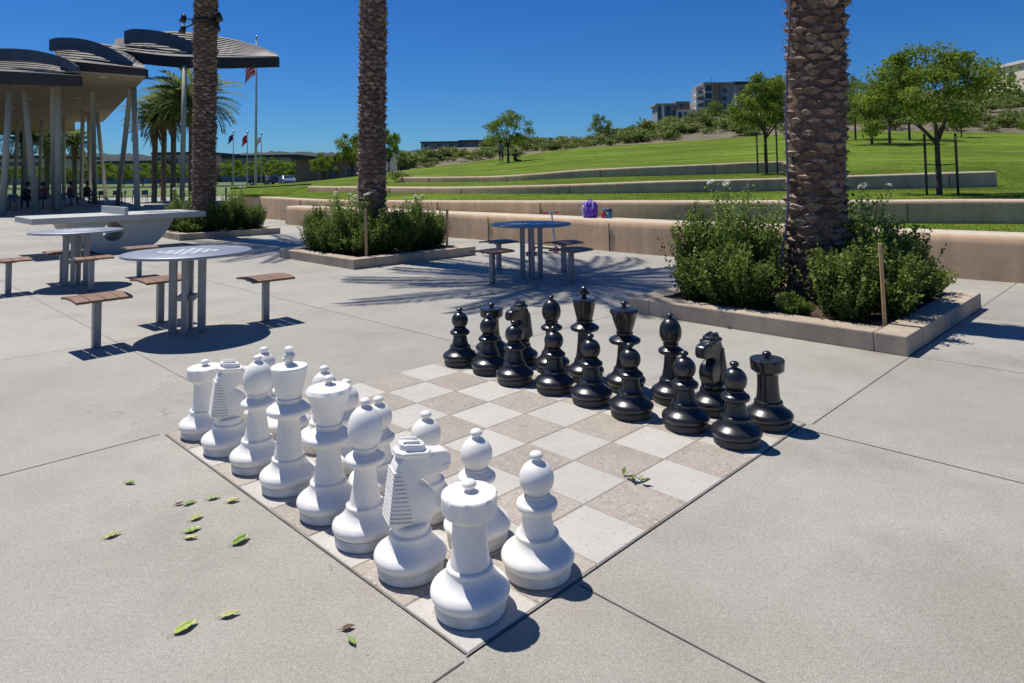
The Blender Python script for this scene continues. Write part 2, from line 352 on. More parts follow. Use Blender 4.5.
SV = Vector((math.sin(SUN_AZ) * math.cos(SUN_EL), math.cos(SUN_AZ) * math.cos(SUN_EL), math.sin(SUN_EL)))
so.rotation_euler = SV.to_track_quat('Z', 'Y').to_euler()
vs = scene.view_settings; vs.view_transform = 'Standard'; vs.look = 'None'; vs.gamma = 1; vs.exposure = .16
scene.cycles.max_bounces = 6; scene.cycles.use_denoising = True
scene.cycles.transparent_max_bounces = 4

# ------------------------------------------------------------------ ground, plaza
mb = MB()
xs = [-900, -400, -200, -120, -60, -30, 0, 30, 60, 120, 200, 400, 900]
ys = [-60, -20, 0, 20, 40, 60, 66, 78, 90, 115, 150, 220, 320, 600, 1200]
def gz(y): return -.03 if y <= 60 else (-.03 + .6 * min(1, (y - 60) / 30) + max(0, y - 110) * .006)
for y in ys:
    for x in xs: mb.v.append((x, y, gz(y)))
for j in range(len(ys) - 1):
    for i in range(len(xs) - 1):
        a = j * len(xs) + i; mb.face((a, a + 1, a + 1 + len(xs), a + len(xs)))
structure(mb.build('ground', M['field']))
mb = MB(); mb.add([(-95, -12, 0), (30, -12, 0), (30, 64, 0), (-95, 64, 0)], [(0, 1, 2, 3)])
structure(mb.build('plaza_pavement', M['concrete']))
# street beyond the far lawn, with kerbs and a centre line
mb = MB(); mb.add([(-260, 93, gz(93) + .02), (40, 93, gz(93) + .02), (40, 110, gz(110) + .02), (-260, 110, gz(110) + .02)], [(0, 1, 2, 3)])
structure(mb.build('street', M['asphalt']))
mb = MB()
for y in (92.6, 110.4): mb.box((-110, y, gz(y) + .06), (300, .35, .16))
structure(mb.build('street_kerb', M['walltop']))
mb = MB()
for i in range(-60, 8): mb.add([(i * 4.4, 101.4, gz(101.4) + .03), (i * 4.4 + 2, 101.4, gz(101.4) + .03), (i * 4.4 + 2, 101.6, gz(101.6) + .03), (i * 4.4, 101.6, gz(101.6) + .03)], [(0, 1, 2, 3)])
structure(mb.build('street_marking', M['whitewall']))
# expansion joints of the plaza
mb = MB()
def joint(u0, v0, u1, v1, wd=.006):
    a, b = B(u0, v0, .002), B(u1, v1, .002); d = (b - a).normalized(); n = Vector((-d.y, d.x, 0)) * wd / 2
    k = 14
    for i in range(k):
        p, q = a.lerp(b, i / k), a.lerp(b, (i + 1) / k)
        mb.add([p - n, q - n, q + n, p + n], [(0, 1, 2, 3)])
joint(1.56, -.07, 1.56, -22); joint(7.75, -.07, 7.75, -26); joint(-.08, -.035, -26, -.035); joint(8.08, -.1, 34, -.2)
joint(-.07, 8.1, -26, 8.3)
structure(mb.build('pavement_joint', M['joint'])); mb = MB()
joint(1.5, 8.1, 1.45, 60); joint(8.08, 8.1, 34, 8.2); joint(14.2, -.1, 14.2, -30)
joint(7.8, 8.1, 7.8, 60); joint(-5, 8.3, -5, 60); joint(14.2, 8.2, 14.2, 60); joint(-26, 16.5, 34, 16.5); joint(20.4, 16.5, 20.4, 60)
joint(-26, 25, 40, 25); joint(-26, 34, 40, 34); joint(-26, 43, 40, 43); joint(20.4, -.2, 20.4, -40); joint(8, -8.5, 34, -8.5)
structure(mb.build('pavement_joint', M['joint_faint']))

# ------------------------------------------------------------------ chessboard
t = root('chessboard', B(4, 4), 'giant chessboard of white and tan terrazzo tiles set flush into the concrete plaza', 'chessboard', rz=YAW)
mb = MB(); h = 4 * S
def sq(mb, x0, y0, x1, y1, z, m=0): mb.add([(x0, y0, z), (x1, y0, z), (x1, y1, z), (x0, y1, z)], [(0, 1, 2, 3)], m)
sq(mb, -h, -h, h, h, .004); mb.build('grout', M['grout'], t)
mb = MB()
for a in (-1, 1):
    for wdt, off in ((.007, .0015),):
        sq(mb, -h - off - wdt, a * (h + off) - wdt / 2, h + off + wdt, a * (h + off) + wdt / 2, .0052)
        sq(mb, a * (h + off) - wdt / 2, -h - off + wdt, a * (h + off) + wdt / 2, h + off - wdt, .0052)
mb.build('edge_joint', M['joint_faint'], t)
for nm, par, m in (('white_tile', 0, 'tile_light'), ('tan_tile', 1, 'tile_dark')):
    for i in range(8):
        for j in range(8):
            if (i + j) % 2 != par: continue
            mb = MB(); g = .0035; z0, z1 = .0042, .0064; x0, y0 = (i - 4) * S + g, (j - 4) * S + g; x1, y1 = x0 + S - 2 * g, y0 + S - 2 * g
            e = .0025
            mb.add([(x0, y0, z0), (x1, y0, z0), (x1, y1, z0), (x0, y1, z0), (x0 + e, y0 + e, z1), (x1 - e, y0 + e, z1), (x1 - e, y1 - e, z1), (x0 + e, y1 - e, z1)],
                   [(4, 5, 6, 7), (0, 1, 5, 4), (1, 2, 6, 5), (2, 3, 7, 6), (3, 0, 4, 7)])
            mb.build(nm, M[m], t)

# ------------------------------------------------------------------ chess pieces
def smooth_prof(p, n=5):
    q = spline([(r, z, 0) for r, z in p], n); return [(max(.0005, v.x), v.y) for v in q]
BASE = [(.112, 0), (.118, .004), (.119, .034), (.1175, .037)]
def skirt(k=1.0):     # bulge and ogee above the base, up to the shoulder ring
    return smooth_prof([(.1195 * k, .038), (.127 * k, .046), (.1315 * k, .058), (.1295 * k, .070), (.120 * k, .081), (.105 * k, .091), (.092 * k, .101), (.0825 * k, .112), (.0775 * k, .123)], 4) + [(.0772 * k, .127), (.0772 * k, .135), (.074 * k, .139), (.066 * k, .141)]
def collar(r, z0, z1, rn0, rn1):
    zm = z0 + (z1 - z0) * .46
    return [(rn0, z0 - .002), (rn0 + .003, z0 + .002)] + smooth_prof([(r - .020, zm - .019), (r - .006, zm - .014), (r, zm - .002), (r - .003, zm + .009), (r - .013, zm + .0155), (rn1 + (r - rn1) * .35, z1 - .006), (rn1 + .004, z1)], 3) + [(rn1, z1 + .002)]
def ball(r, zc, sq_=1.0, a0=-80, a1=80, st=10): return [(r * math.cos(R(a)), zc + r * sq_ * math.sin(R(a))) for a in range(a0, a1 + 1, st)]
def finial(z, r=.022):
    return [(r * .80, z - .006), (r * .62, z), (r * .58, z + .008)] + [(r * math.cos(R(a)) * 1.06, z + .008 + r * .52 + r * .66 * math.sin(R(a))) for a in range(-60, 91, 15)]
def lathe_obj(name, prof, m, par, n=56, rf=None):
    mb = MB(); mb.lathe(prof, n, rf=rf); return mb.build(name, m, par, auto=R(32))
def piece_base(par, c):
    lathe_obj('base', BASE, M[c + '_base'], par)
    mb = MB(); mb.lathe([(.108, .001), (.1135, .001), (.1135, .0035)], 48); mb.build('foot_rim', M['dark_rim'], par)
def make_pawn(c, par):
    m = M[c]; piece_base(par, c)
    lathe_obj('body', skirt() + smooth_prof([(.063, .146), (.058, .165), (.0535, .19), (.051, .208)], 3) + collar(.075, .214, .262, .05, .049) + [(.047, .268)], m, par)
    hd = lathe_obj('head', [(.046, .268), (.046, .272)] + ball(.063, .325, 1.0, -52, 76, 8), m, par)
    lathe_obj('finial', finial(.385, .0235), m, hd, 32)
def make_rook(c, par):
    m = M[c]; piece_base(par, c)
    lathe_obj('body', skirt() + smooth_prof([(.066, .146), (.0615, .18), (.058, .23), (.0575, .285)], 3), m, par)
    def notch(t, j): return 1 - (.045 if j in (7, 8) and (math.cos(8 * t) > .90) else 0) - (.03 if j == 5 and math.cos(8 * t + 1.5) > .8 else 0)
    hd = lathe_obj('head', [(.0575, .285), (.064, .287), (.070, .292), (.0765, .299), (.086, .304), (.0905, .309), (.0935, .352), (.0935, .364), (.090, .368), (.05, .372), (.02, .373)], m, par, 72, notch)
    lathe_obj('finial', finial(.374, .0235), m, hd, 32)
def make_bishop(c, par):
    m = M[c]; piece_base(par, c)
    lathe_obj('body', skirt(.97) + smooth_prof([(.061, .146), (.054, .18), (.047, .22), (.0425, .272)], 3) + collar(.079, .284, .334, .044, .046), m, par)
    hd = lathe_obj('head', [(.044, .336), (.044, .342), (.048, .345), (.048, .353), (.044, .357), (.045, .362)] + smooth_prof([(.054, .368), (.0645, .39), (.0690, .416), (.0665, .447), (.055, .477), (.035, .499), (.015, .509)], 4), m, par)
    lathe_obj('finial', finial(.508, .021), m, hd, 32)
def make_queen(c, par):
    m = M[c]; piece_base(par, c)
    lathe_obj('body', skirt() + smooth_prof([(.065, .146), (.056, .19), (.050, .24), (.047, .282)], 3) + collar(.105, .290, .350, .05, .052), m, par)
    def scal(t, j): return 1 + (.045 * abs(math.cos(5 * t)) - .02 if j in (9, 10) else 0)
    hd = lathe_obj('head', [(.050, .352), (.050, .358), (.056, .361), (.056, .371), (.050, .374), (.053, .382), (.066, .42), (.078, .46), (.086, .490), (.094, .500), (.096, .508), (.088, .522), (.055, .529), (.03, .534), (.012, .537)], m, par, 72, scal)
    lathe_obj('finial', finial(.540, .022), m, hd, 32)
def make_king(c, par):
    m = M[c]; piece_base(par, c)
    lathe_obj('body', skirt(.98) + smooth_prof([(.066, .146), (.058, .20), (.052, .26), (.049, .312)], 3) + collar(.101, .322, .384, .05, .054), m, par)
    hd = lathe_obj('head', [(.052, .386), (.052, .392), (.058, .395), (.058, .405), (.052, .408), (.056, .416), (.066, .455), (.075, .50), (.0815, .532), (.0835, .541), (.081, .547), (.060, .551), (.025, .553)], m, par)
    mb = MB(); mb.lathe([(.024, .551), (.020, .560), (.016, .566), (.014, .572)], 24)
    mb.lathe([(.016, .572), (.023, .580), (.026, .590), (.024, .600), (.018, .607), (.016, .613), (.021, .620), (.0215, .628), (.015, .635), (.004, .638)], 24)
    for sx in (-1, 1): mb.tube([(0, sx * .008, .594), (0, sx * .024, .594), (0, sx * .034, .594), (0, sx * .037, .594)], [.012, .014, .017, .010], 12)
    mb.build('cross', m, hd, auto=R(40))
def make_knight(c, par):
    m = M[c]; piece_base(par, c)
    lathe_obj('body', skirt() + [(.067, .146), (.069, .150), (.069, .166), (.064, .172), (.05, .175)], m, par)
    # horse's head in profile: (forward, up, half width)
    pr = [(.062, .168, .048), (.080, .205, .053), (.086, .245, .053), (.079, .285, .049), (.058, .308, .043), (.030, .322, .040), (.026, .332, .038), (.050, .346, .036), (.106, .346, .033), (.134, .352, .032),
          (.146, .366, .032), (.149, .398, .033), (.143, .421, .033), (.122, .434, .035), (.094, .437, .038), (.068, .441, .042), (.048, .448, .045), (.020, .452, .046), (-.016, .448, .045),
          (-.046, .430, .043), (-.062, .400, .043), (-.070, .360, .045), (-.078, .310, .049), (-.082, .260, .052), (-.080, .215, .053), (-.066, .168, .050)]
    bm = bmesh.new(); n = len(pr)
    lay = [(1.0, -1), (.9, -.55), (.9, .55), (1.0, 1)]
    vl = [bm.verts.new((a, -wd, z)) for a, z, wd in pr]; vr = [bm.verts.new((a, wd, z)) for a, z, wd in pr]
    fl = bm.faces.new(vl); fr = bm.faces.new(vr[::-1])
    for i in range(n):
        j = (i + 1) % n; bm.faces.new((vl[j], vl[i], vr[i], vr[j]))
    edges = [e for e in bm.edges if abs(e.verts[0].co.y - e.verts[1].co.y) < .02]
    bmesh.ops.recalc_face_normals(bm, faces=bm.faces)
    bmesh.ops.bevel(bm, geom=edges, offset=.013, segments=3, profile=.5, affect='EDGES', clamp_overlap=True)
    bmesh.ops.triangulate(bm, faces=[f for f in bm.faces if len(f.verts) > 4])
    bmesh.ops.recalc_face_normals(bm, faces=bm.faces)
    for f in bm.faces: f.smooth = True
    me = bpy.data.meshes.new('head'); bm.to_mesh(me); bm.free(); me.materials.append(m); me.set_sharp_from_angle(angle=R(50))
    hd = link('head', me, par)
    # stepped mane low on the back of the neck, its steps widening downwards
    mb = MB()
    for k in range(13):
        z = .190 + k * .0158; f = k / 12
        ln = .090 - .062 * f; hw = .0560 - .0085 * f; back = -.092 + .021 * f
        mb.box((back + ln / 2, 0, z), (ln, 2 * hw + .002, .0108), tilt=(0, R(10)))
    mb.build('mane', m, hd, bevel=.002)
    # brow: a flaring block with slanting bars above, ears, eyes, mouth
    mb = MB(); o = 0
    hexa = [(.072, .026), (.052, .060), (-.036, .056), (-.060, .028), (-.060, -.028), (-.036, -.056), (.052, -.060), (.072, -.026)]
    rings = [(.70, .426), (1, .447), (1, .458), (.74, .462), (.70, .484), (.45, .489)]
    for k_, z_ in rings: mb.v += [(x * k_ + .004 * (1 - k_), y * k_, z_ - .10 * (x + .05) * (z_ > .44)) for x, y in hexa]
    for l_ in range(len(rings) - 1):
        for i in range(8): mb.face((l_ * 8 + i, l_ * 8 + (i + 1) % 8, l_ * 8 + 8 + (i + 1) % 8, l_ * 8 + 8 + i))
    mb.face(list(range((len(rings) - 1) * 8, len(rings) * 8))); bo = mb.build('brow', m, hd, bevel=.003)
    bm = bmesh.new(); bm.from_mesh(bo.data); bmesh.ops.recalc_face_normals(bm, faces=bm.faces); bm.to_mesh(bo.data); bm.free()
    mb = MB()
    for k in (-1, 1): mb.box((.0, k * .022, .486), (.062, .012, .012), tilt=(0, R(6)))
    mb.build('forelock', m, hd, bevel=.003)
    hd.scale = (1, .90, .90); hd.location.z = .017
    for sy in (-1, 1):
        mb = MB(); mb.tube([(.034, sy * .044, .440), (.060, sy * .040, .434), (.080, sy * .036, .424)], [.006, .009, .004], 8); mb.build('eye_ridge', m, hd)
        mb = MB(); mb.lathe(ball(.0075, 0, 1, -80, 80, 20), 12); e = mb.build('eye', m, hd); e.location = (.070, sy * .040, .424)
        mb = MB(); mb.box((.126, sy * .0322, .378), (.040, .004, .004), tilt=(0, R(-6))); mb.build('mouth', m, hd)
MK = {'rook': make_rook, 'knight': make_knight, 'bishop': make_bishop, 'queen': make_queen, 'king': make_king, 'pawn': make_pawn}
# where each piece stands on the board (squares), from the photograph
W_BACK = ['rook', 'knight', 'bishop', 'queen', 'king', 'bishop', 'knight', 'rook']
near = {0: 'nearest the camera', 7: 'farthest from the camera'}
protos = {}
def place(c, kind, u, v, rz, label):
    loc = B(u, v, .0066); g = f'{c} {kind}s on the giant chessboard' if kind not in ('king', 'queen') else f'{c} pieces on the giant chessboard'
    if (c, kind) not in protos:
        o = root(f'chess_{kind}', loc, label, f'chess {kind}', g, rz); MK[kind](c, o); protos[(c, kind)] = o; return o
    return copy_tree(protos[(c, kind)], loc, rz, label, g)
near_far = ['at the end of its row nearest the camera', '', '', '', '', '', '', 'at the end of its row farthest from the camera']
def back_label(c, i):
    k = W_BACK[i]
    if c == 'white':
        return {0: 'white rook nearest the camera on the front corner tile, round flat top with knob', 1: 'nearer white knight with ridged mane, beside the front white rook', 2: 'nearer white bishop, between the white queen and the nearer white knight',
                3: 'white queen with scalloped crown, beside the nearer white bishop', 4: 'white king, tallest white piece with a cross finial on its cup crown', 5: 'farther white bishop, between the white king and the farther knight',
                6: 'farther white knight with ridged mane, next to the far left rook', 7: 'farther white rook on the left corner tile of the board'}[i]
    return {0: 'black rook at the right corner of the board', 1: 'black knight nearer the right corner, between rook and bishop', 2: 'black bishop right of the black queen', 3: 'black queen with scalloped crown, right of the black king',
            4: 'black king, tallest black piece with cross finial', 5: 'black bishop left of the black king', 6: 'black knight at the far left, partly behind black pawns', 7: 'black rook at the far corner of the board, behind black pawns'}[i]
def pawn_label(c, i):
    tail = {0: f'in front of the nearer {c} rook', 1: f'in front of the nearer {c} knight', 2: f'in front of the nearer {c} bishop', 3: f'in front of the {c} queen', 4: f'in front of the {c} king', 5: f'in front of the farther {c} bishop', 6: f'in front of the farther {c} knight', 7: f'in front of the farther {c} rook'}[i]
    end = {0: ', nearest the camera side' , 7: ', end of the row' }.get(i, '')
    return f'{c} pawn with ball head {tail}{end}'
jit = random.Random(3)
TWEAK = {}
for i in range(8):
    k = W_BACK[i]
    place('white', k, .5 + (-.03, -.04, -.02, 0, 0, 0, -.03, -.03)[i], i + .5 + (0, 0, -.06, -.13, -.03, 0, 0, 0)[i] + jit.uniform(-.02, .02), YAW + ((0, -.38, 0, 0, 0, 0, -.30, 0)[i] + jit.uniform(-.05, .05) if k != 'king' else -YAW + .12), back_label('white', i))
for i in range(8): place('white', 'pawn', (1.42, 1.42, 1.4, 1.32, 1.45, 1.62, 1.48, 1.52)[i], i + (.41, .42, .4, .40, .47, .42, .47, .42)[i], jit.uniform(0, 6), pawn_label('white', i))
for i in range(8): place('black', 'pawn', (6.37, 6.42, 6.27, 6.36, 6.41, 6.27, 6.43, 6.43)[i], i + .5 + (-.02, -.05, .0, .0, .0, .02, 0, 0)[i], jit.uniform(0, 6), pawn_label('black', i))
for i in range(8):
    k = W_BACK[i]
    place('black', k, 7.48, i + .5 + (-.08, -.02, -.13, -.03, .03, 0, 0, 0)[i], YAW + PI + (jit.uniform(-.1, .1) if k != 'king' else R(50)), back_label('black', i))

# ------------------------------------------------------------------ fallen leaves
def leaf_obj(loc, rz, L, curl, m, label, W=.45):
    mb = MB(); nx, ny = 10, 4
    for i in range(nx + 1):
        t = i / nx; wd = L * W * (math.sin(PI * t ** .8)) * .5 + .0008
        for j in range(-ny, ny + 1):
            s_ = j / ny
            mb.v.append(((t - .5) * L, s_ * wd, .004 + curl * L * (.13 * s_ * s_ * math.sin(PI * t) + .30 * (t - .45) ** 2 * (1 if t > .45 else .3)) + .0012 + .0015 * math.sin(i * 2.1 + j)))
    k = 2 * ny + 1
    for i in range(nx):
        for j in range(2 * ny): a = i * k + j; mb.face((a, a + k, a + k + 1, a + 1), 0, True)
    r = root('fallen_leaf', loc, label, 'leaf', 'fallen leaves on the plaza', rz)
    b = mb.build('blade', m, r)
    sm = b.modifiers.new('thick', 'SOLIDIFY'); sm.thickness = .0008
    mb = MB(); mb.tube([(-L * .5, 0, .005), (-L * .62, L * .02, .006), (-L * .75, L * .06, .004)], .0011, 6); mb.build('stalk', m, r)
    return r
LV = [(130, 484, .055, .3, 1.0, 'g', 'lone yellow green leaf on the plaza, farthest left near the long joint'), (113, 536.5, .062, .2, .9, 'g', 'lone curled green leaf at the left, left of the leaf cluster'),
      (179, 505, .036, .5, 1.0, 'd', 'small brown leaf beside the yellow green leaf at the top of the cluster'), (190, 504, .058, .9, .7, 'g', 'long yellow green leaf next to the small brown leaf'),
      (214, 499, .056, .8, .7, 'g', 'narrow yellow leaf between the brown leaf and the chessboard edge'), (233, 502, .055, .2, 1.2, 'g', 'folded green leaf closest to the white pieces'),
      (197, 519, .056, .7, 1.0, 'g', 'folded green leaf above the pair of overlapping leaves'), (193, 531, .066, .2, .5, 'g', 'upper of two overlapping green leaves in the middle of the cluster'),
      (191, 539, .055, -.2, .8, 'g', 'lower of two overlapping green leaves in the middle of the cluster'), (241, 542, .078, .5, 1.2, 'g', 'large dark green curled leaf right of the overlapping pair'),
      (186, 629, .078, .35, .8, 'g', 'big green leaf in the lower left foreground'), (230, 616.5, .06, .1, .8, 'g', 'green leaf right of the big foreground leaf'),
      (348, 629.5, .042, -.1, 1.0, 'd', 'brown leaf just above a green leaf in the front'), (352, 643, .046, -.6, .9, 'g', 'small green leaf nearest the front chessboard corner')]
for (px, py, L, rz, cu, k, lab) in LV:
    p = gnd(px, py); leaf_obj((p.x, p.y, .001), rz + jit.uniform(-.7, .7), L, cu, M[{'g': ['greenleaf', 'deepleaf', 'yellowleaf'][int(px) % 3], 'd': 'dryleaf'}[k]], lab, jit.uniform(.34, .52))
# crumbs of leaf and bark blown over the paving
mb = MB(); q = random.Random(19)
for i in range(230):
    if i % 3: x, y = q.uniform(-4, 5), q.uniform(1.6, 9)
    else: g_ = B(q.gauss(.5, .6), q.uniform(0, 8)); x, y = g_.x, g_.y
    on = False
    mb.leaf(Vector((x, y, .0095)), Vector((q.uniform(-1, 1), q.uniform(-1, 1), q.uniform(0, .25))), Vector((q.uniform(-.4, .4), q.uniform(-.4, .4), 1)), q.uniform(.004, .014), q.uniform(.002, .006), q.random())
tag(mb.build('leaf_crumbs', M['dryleaf']), 'scattered brown crumbs of leaf litter on the paving', 'leaf litter', kind='stuff')
# the little sprig lying on a tan tile
p = gnd(635, 481); r = root('fallen_sprig', (p.x, p.y, .010), 'small green leafy sprig lying on the open board between white and black', 'sprig')
mb = MB(); mb.tube([(-.05, .03, .004), (0, 0, .012), (.03, -.05, .006)], .0018, 6); mb.build('twig', M['bark'], r)
mb = MB(); q = random.Random(5)
for i in range(9):
    t_ = i / 8; b = Vector((-.05, .03, .004)).lerp(Vector((.03, -.05, .008)), t_)
    mb.leaf(b, Vector((q.uniform(-1, 1), q.uniform(-1, 1), .5)), Vector((q.uniform(-.5, .5), q.uniform(-.5, .5), 1)), .042, .024, q.random())
mb.build('leaves', M['box'], r, shade=True)

# ------------------------------------------------------------------ game tables and stools
def make_table(label, loc, rz):
    r = root('game_table', loc, label, 'table', 'round game tables on the plaza', rz)
    mb = MB(); mb.lathe([(.540, .728), (.560, .732), (.566, .742), (.564, .752), (.556, .757), (.02, .757)], 72); mb.build('tabletop', M['tabletop'], r, auto=R(35))
    mb = MB()
    for i in range(9):
        for j in range(9): mb.v.append(((i - 4) * .056, (j - 4) * .056, .7585))
    for i in range(8):
        for j in range(8): k = i * 9 + j; mb.face((k, k + 9, k + 10, k + 1), (i + j) % 2)
    mb.build('board_inlay', [M['inlay'], M['tabletop']], r)
    for a in (45, 135, 225, 315):
        mb = MB(); x, y = .125 * math.cos(R(a)), .125 * math.sin(R(a))
        mb.box((x, y, .364), (.068, .05, .728), R(a)); mb.build('leg', M['metal'], r, bevel=.004)
    mb = MB(); mb.box((0, 0, .33), (.15, .15, .05), R(45)); mb.build('brace', M['metal'], r, bevel=.003)
    mb = MB(); mb.box((0, 0, .719), (.5, .06, .018)); mb.box((0, 0, .7185), (.06, .5, .017)); mb.build('top_bracket', M['metal'], r)
    return r
def make_stool(label, loc, rz):
    r = root('stool', loc, label, 'stool', 'wood seated stools around the game tables', rz)
    for k in range(4):
        mb = MB(); x0 = -.215 + k * .1087; n = 12
        for i in range(n + 1):
            y = -.215 + .43 * i / n; z = .424 + .017 * math.cos(y / .215 * 1.5) - .012
            for (x, zz) in ((x0, z), (x0 + .104, z), (x0 + .104, z + .022), (x0, z + .022)): mb.v.append((x, y, zz))
        for i in range(n):
            for e in range(4): a = i * 4 + e; b = i * 4 + (e + 1) % 4; mb.face((a, b, b + 4, a + 4))
        mb.face((3, 2, 1, 0)); mb.face([n * 4 + e for e in range(4)])
        mb.build('seat_slat', M['wood_seat'], r, bevel=.004)
    mb = MB(); mb.box((0, 0, .419), (.38, .05, .014)); mb.box((0, 0, .402), (.14, .08, .022)); mb.build('seat_bracket', M['metal'], r, bevel=.003)
    mb = MB(); mb.box((0, 0, .197), (.062, .062, .392)); mb.build('post', M['metal'], r, bevel=.006)
    return r
tabs = [((-3.07, 6.42), 'blue grey round game table nearest the camera with dot chess pattern', YAW + .25),
        ((-6.06, 9.43), 'round game table at the left in front of the concrete table tennis table', YAW + .3), ((.25, 9.56), 'round blue game table in palm shade beside the curved seat wall', YAW + .1)]
for i, ((x, y), lab, rz) in enumerate(tabs):
    if i == 0: tab0 = make_table(lab, (x, y, 0), rz)
    else: copy_tree(tab0, (x, y, 0), rz, lab)
stools = [((96, 347.5), 'wood topped stool left front of the nearest round table'), ((160, 322), 'wood topped stool half hidden behind the nearest round table legs'), ((265.5, 320.5), 'wood topped stool right of the nearest round table'),
          ((8, 293.5), 'wood topped stool cut by the left edge of the photo'), ((91, 290.5), 'wood topped stool right front of the left round table'), ((62, 282), 'wood topped stool behind the left round table legs'), ((139, 276), 'wood topped stool behind the rim of the nearest round table'),
          ((492.5, 283.5), 'shaded stool left front of the round table by the seat wall'), ((571.6, 282), 'shaded stool right front of the round table by the seat wall'), ((564, 271.5), 'shaded stool right rear of the round table by the seat wall'), ((499, 270), 'shaded stool left rear of the round table by the seat wall')]
for i, ((px, py), lab) in enumerate(stools):
    p = gnd(px, py); rz = YAW + jit.uniform(-.06, .06)
    if i == 0: st0 = make_stool(lab, (p.x, p.y, 0), rz)
    else: copy_tree(st0, (p.x, p.y, 0), rz, lab)

# ------------------------------------------------------------------ concrete table tennis table
r = root('table_tennis_table', (-8.36, 14.22, 0), 'pale concrete table tennis table with curved pedestal and round opening', 'table tennis table', rz=YAW)
mb = MB(); mb.box((0, 0, .703), (3.14, 1.62, .115)); mb.build('tabletop', M['pingcon'], r, bevel=.012)
mb = MB(); mb.box((0, 0, .835), (.05, 1.72, .15)); mb.build('net', M['pingcon'], r, bevel=.006)
mb = MB(); n = 48; hw = .58
outer, inner = [], []
for k in range(n):
    a = 2 * PI * k / n; ca, sa = math.cos(a), math.sin(a)
    inner.append((-.16 + .19 * ca, .42 + .19 * sa))
    # bowl shaped outline: wide at the top, curving in to the foot
    z = .40 + sa * .5; z = max(0, min(.645, .325 + .62 * sa)); wdt = .30 + .70 * (min(z, .64) / .64) ** .46
    lim = wdt; x = max(-lim, min(lim, ca * 2.4))
    outer.append((x, z))
for y in (-hw, hw):
    o = len(mb.v); mb.v += [(x, y, z) for x, z in outer] + [(x, y, z) for x, z in inner]
    for k in range(n):
        j = (k + 1) % n; f = (o + k, o + j, o + n + j, o + n + k); mb.face(f if y < 0 else f[::-1], 0)
o2 = 2 * n
for k in range(n):
    j = (k + 1) % n; mb.face((k, o2 + k, o2 + j, j), 0, True); mb.face((n + k, n + j, o2 + n + j, o2 + n + k), 0, True)
mb.build('pedestal', M['pingcon'], r, auto=R(40))

# ------------------------------------------------------------------ foliage builders
def rv(q): 
    while True:
        v = Vector((q.uniform(-1, 1), q.uniform(-1, 1), q.uniform(-1, 1)))
        if .05 < v.length < 1: return v.normalized()
def shrub_mesh(seed, hgt=.85, rad=.32, stems=210, per=44, L=.034, W=.021, upright=.45, light=.5):
    """many upright sprays, each a stem clothed in small leaves, leaf colour paler toward the tips as painted-in highlights"""
    q = random.Random(seed); mb = MB(); tw = MB(); tufts = []
    for i in range(9):
        a = i * 2.4 + q.uniform(-.4, .4); rr = rad * math.sqrt((i + .3) / 9)
        tufts.append((rr * math.cos(a), rr * math.sin(a), q.uniform(.58, 1.12) * (1 - .30 * (rr / rad) ** 2), q.random()))
    for s_ in range(stems):
        tx, ty, th, tt = tufts[s_ % 9]; g1, g2 = q.gauss(0, .05), q.gauss(0, .05); h = hgt * th * q.uniform(.78, 1.06) * (1 - 2.2 * math.hypot(g1, g2))
        tip = Vector((tx * 1.12 + g1 * 1.5, ty * 1.12 + g2 * 1.5, max(.15, h))); b = Vector((tx * .75 + g1 * .7, ty * .75 + g2 * .7, max(.0, h * q.uniform(-.05, .4))))
        ln = (tip - b).length; n = max(8, int(per * ln / hgt * 1.5))
        tone = .35 + .65 * tt * q.uniform(.6, 1.2)
        for i in range(n):
            t_ = (i + q.random()) / n; p = b.lerp(tip, t_) + rv(q) * .021 * (1.15 - t_)
            d = (rv(q) + Vector((0, 0, upright))).normalized()
            mb.leaf(p, d, rv(q), L * q.uniform(.7, 1.3), W * q.uniform(.8, 1.25), max(0, min(1, (t_ ** 2.2) * .9 * tone + q.gauss(.11, .13) + (light - .5))))  # dark insides to pale tips: inner shade and highlights painted into leaf colour
        if s_ % 5 == 0: tw.tube([b * .6, b.lerp(tip, .5), tip], [.006, .004, .0015], 4)
    return mb.mesh('foliage', M['box'], True), tw.mesh('stems', M['bark'])
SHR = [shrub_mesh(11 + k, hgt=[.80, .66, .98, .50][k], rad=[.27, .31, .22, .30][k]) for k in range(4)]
def rose_mesh(seed, hgt=1.1, rad=.36):
    q = random.Random(seed); mb = MB(); tw = MB(); fl = []
    for s_ in range(46):
        a = q.uniform(0, 2 * PI); rr = math.sqrt(q.random()) * rad; h = hgt * q.uniform(.55, 1.05)
        tip = Vector((rr * math.cos(a) * 1.15, rr * math.sin(a) * 1.15, h)); b = Vector((rr * math.cos(a) * .3, rr * math.sin(a) * .3, .02))
        mid = b.lerp(tip, .5) + rv(q) * .05
        tw.tube([b, mid, tip], [.006, .0045, .002], 5)
        for i in range(105):
            t_ = q.uniform(.18, 1); p = (b.lerp(mid, t_ * 2) if t_ < .5 else mid.lerp(tip, t_ * 2 - 1)) + rv(q) * .055
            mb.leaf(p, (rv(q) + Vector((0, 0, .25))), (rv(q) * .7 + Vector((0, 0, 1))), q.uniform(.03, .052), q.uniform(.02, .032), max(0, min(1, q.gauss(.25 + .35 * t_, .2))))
        fl.append(tip)
    fl.sort(key=lambda v: -v.z)
    return mb.mesh('foliage', M['rose'], True), tw.mesh('stems', M['bark']), fl
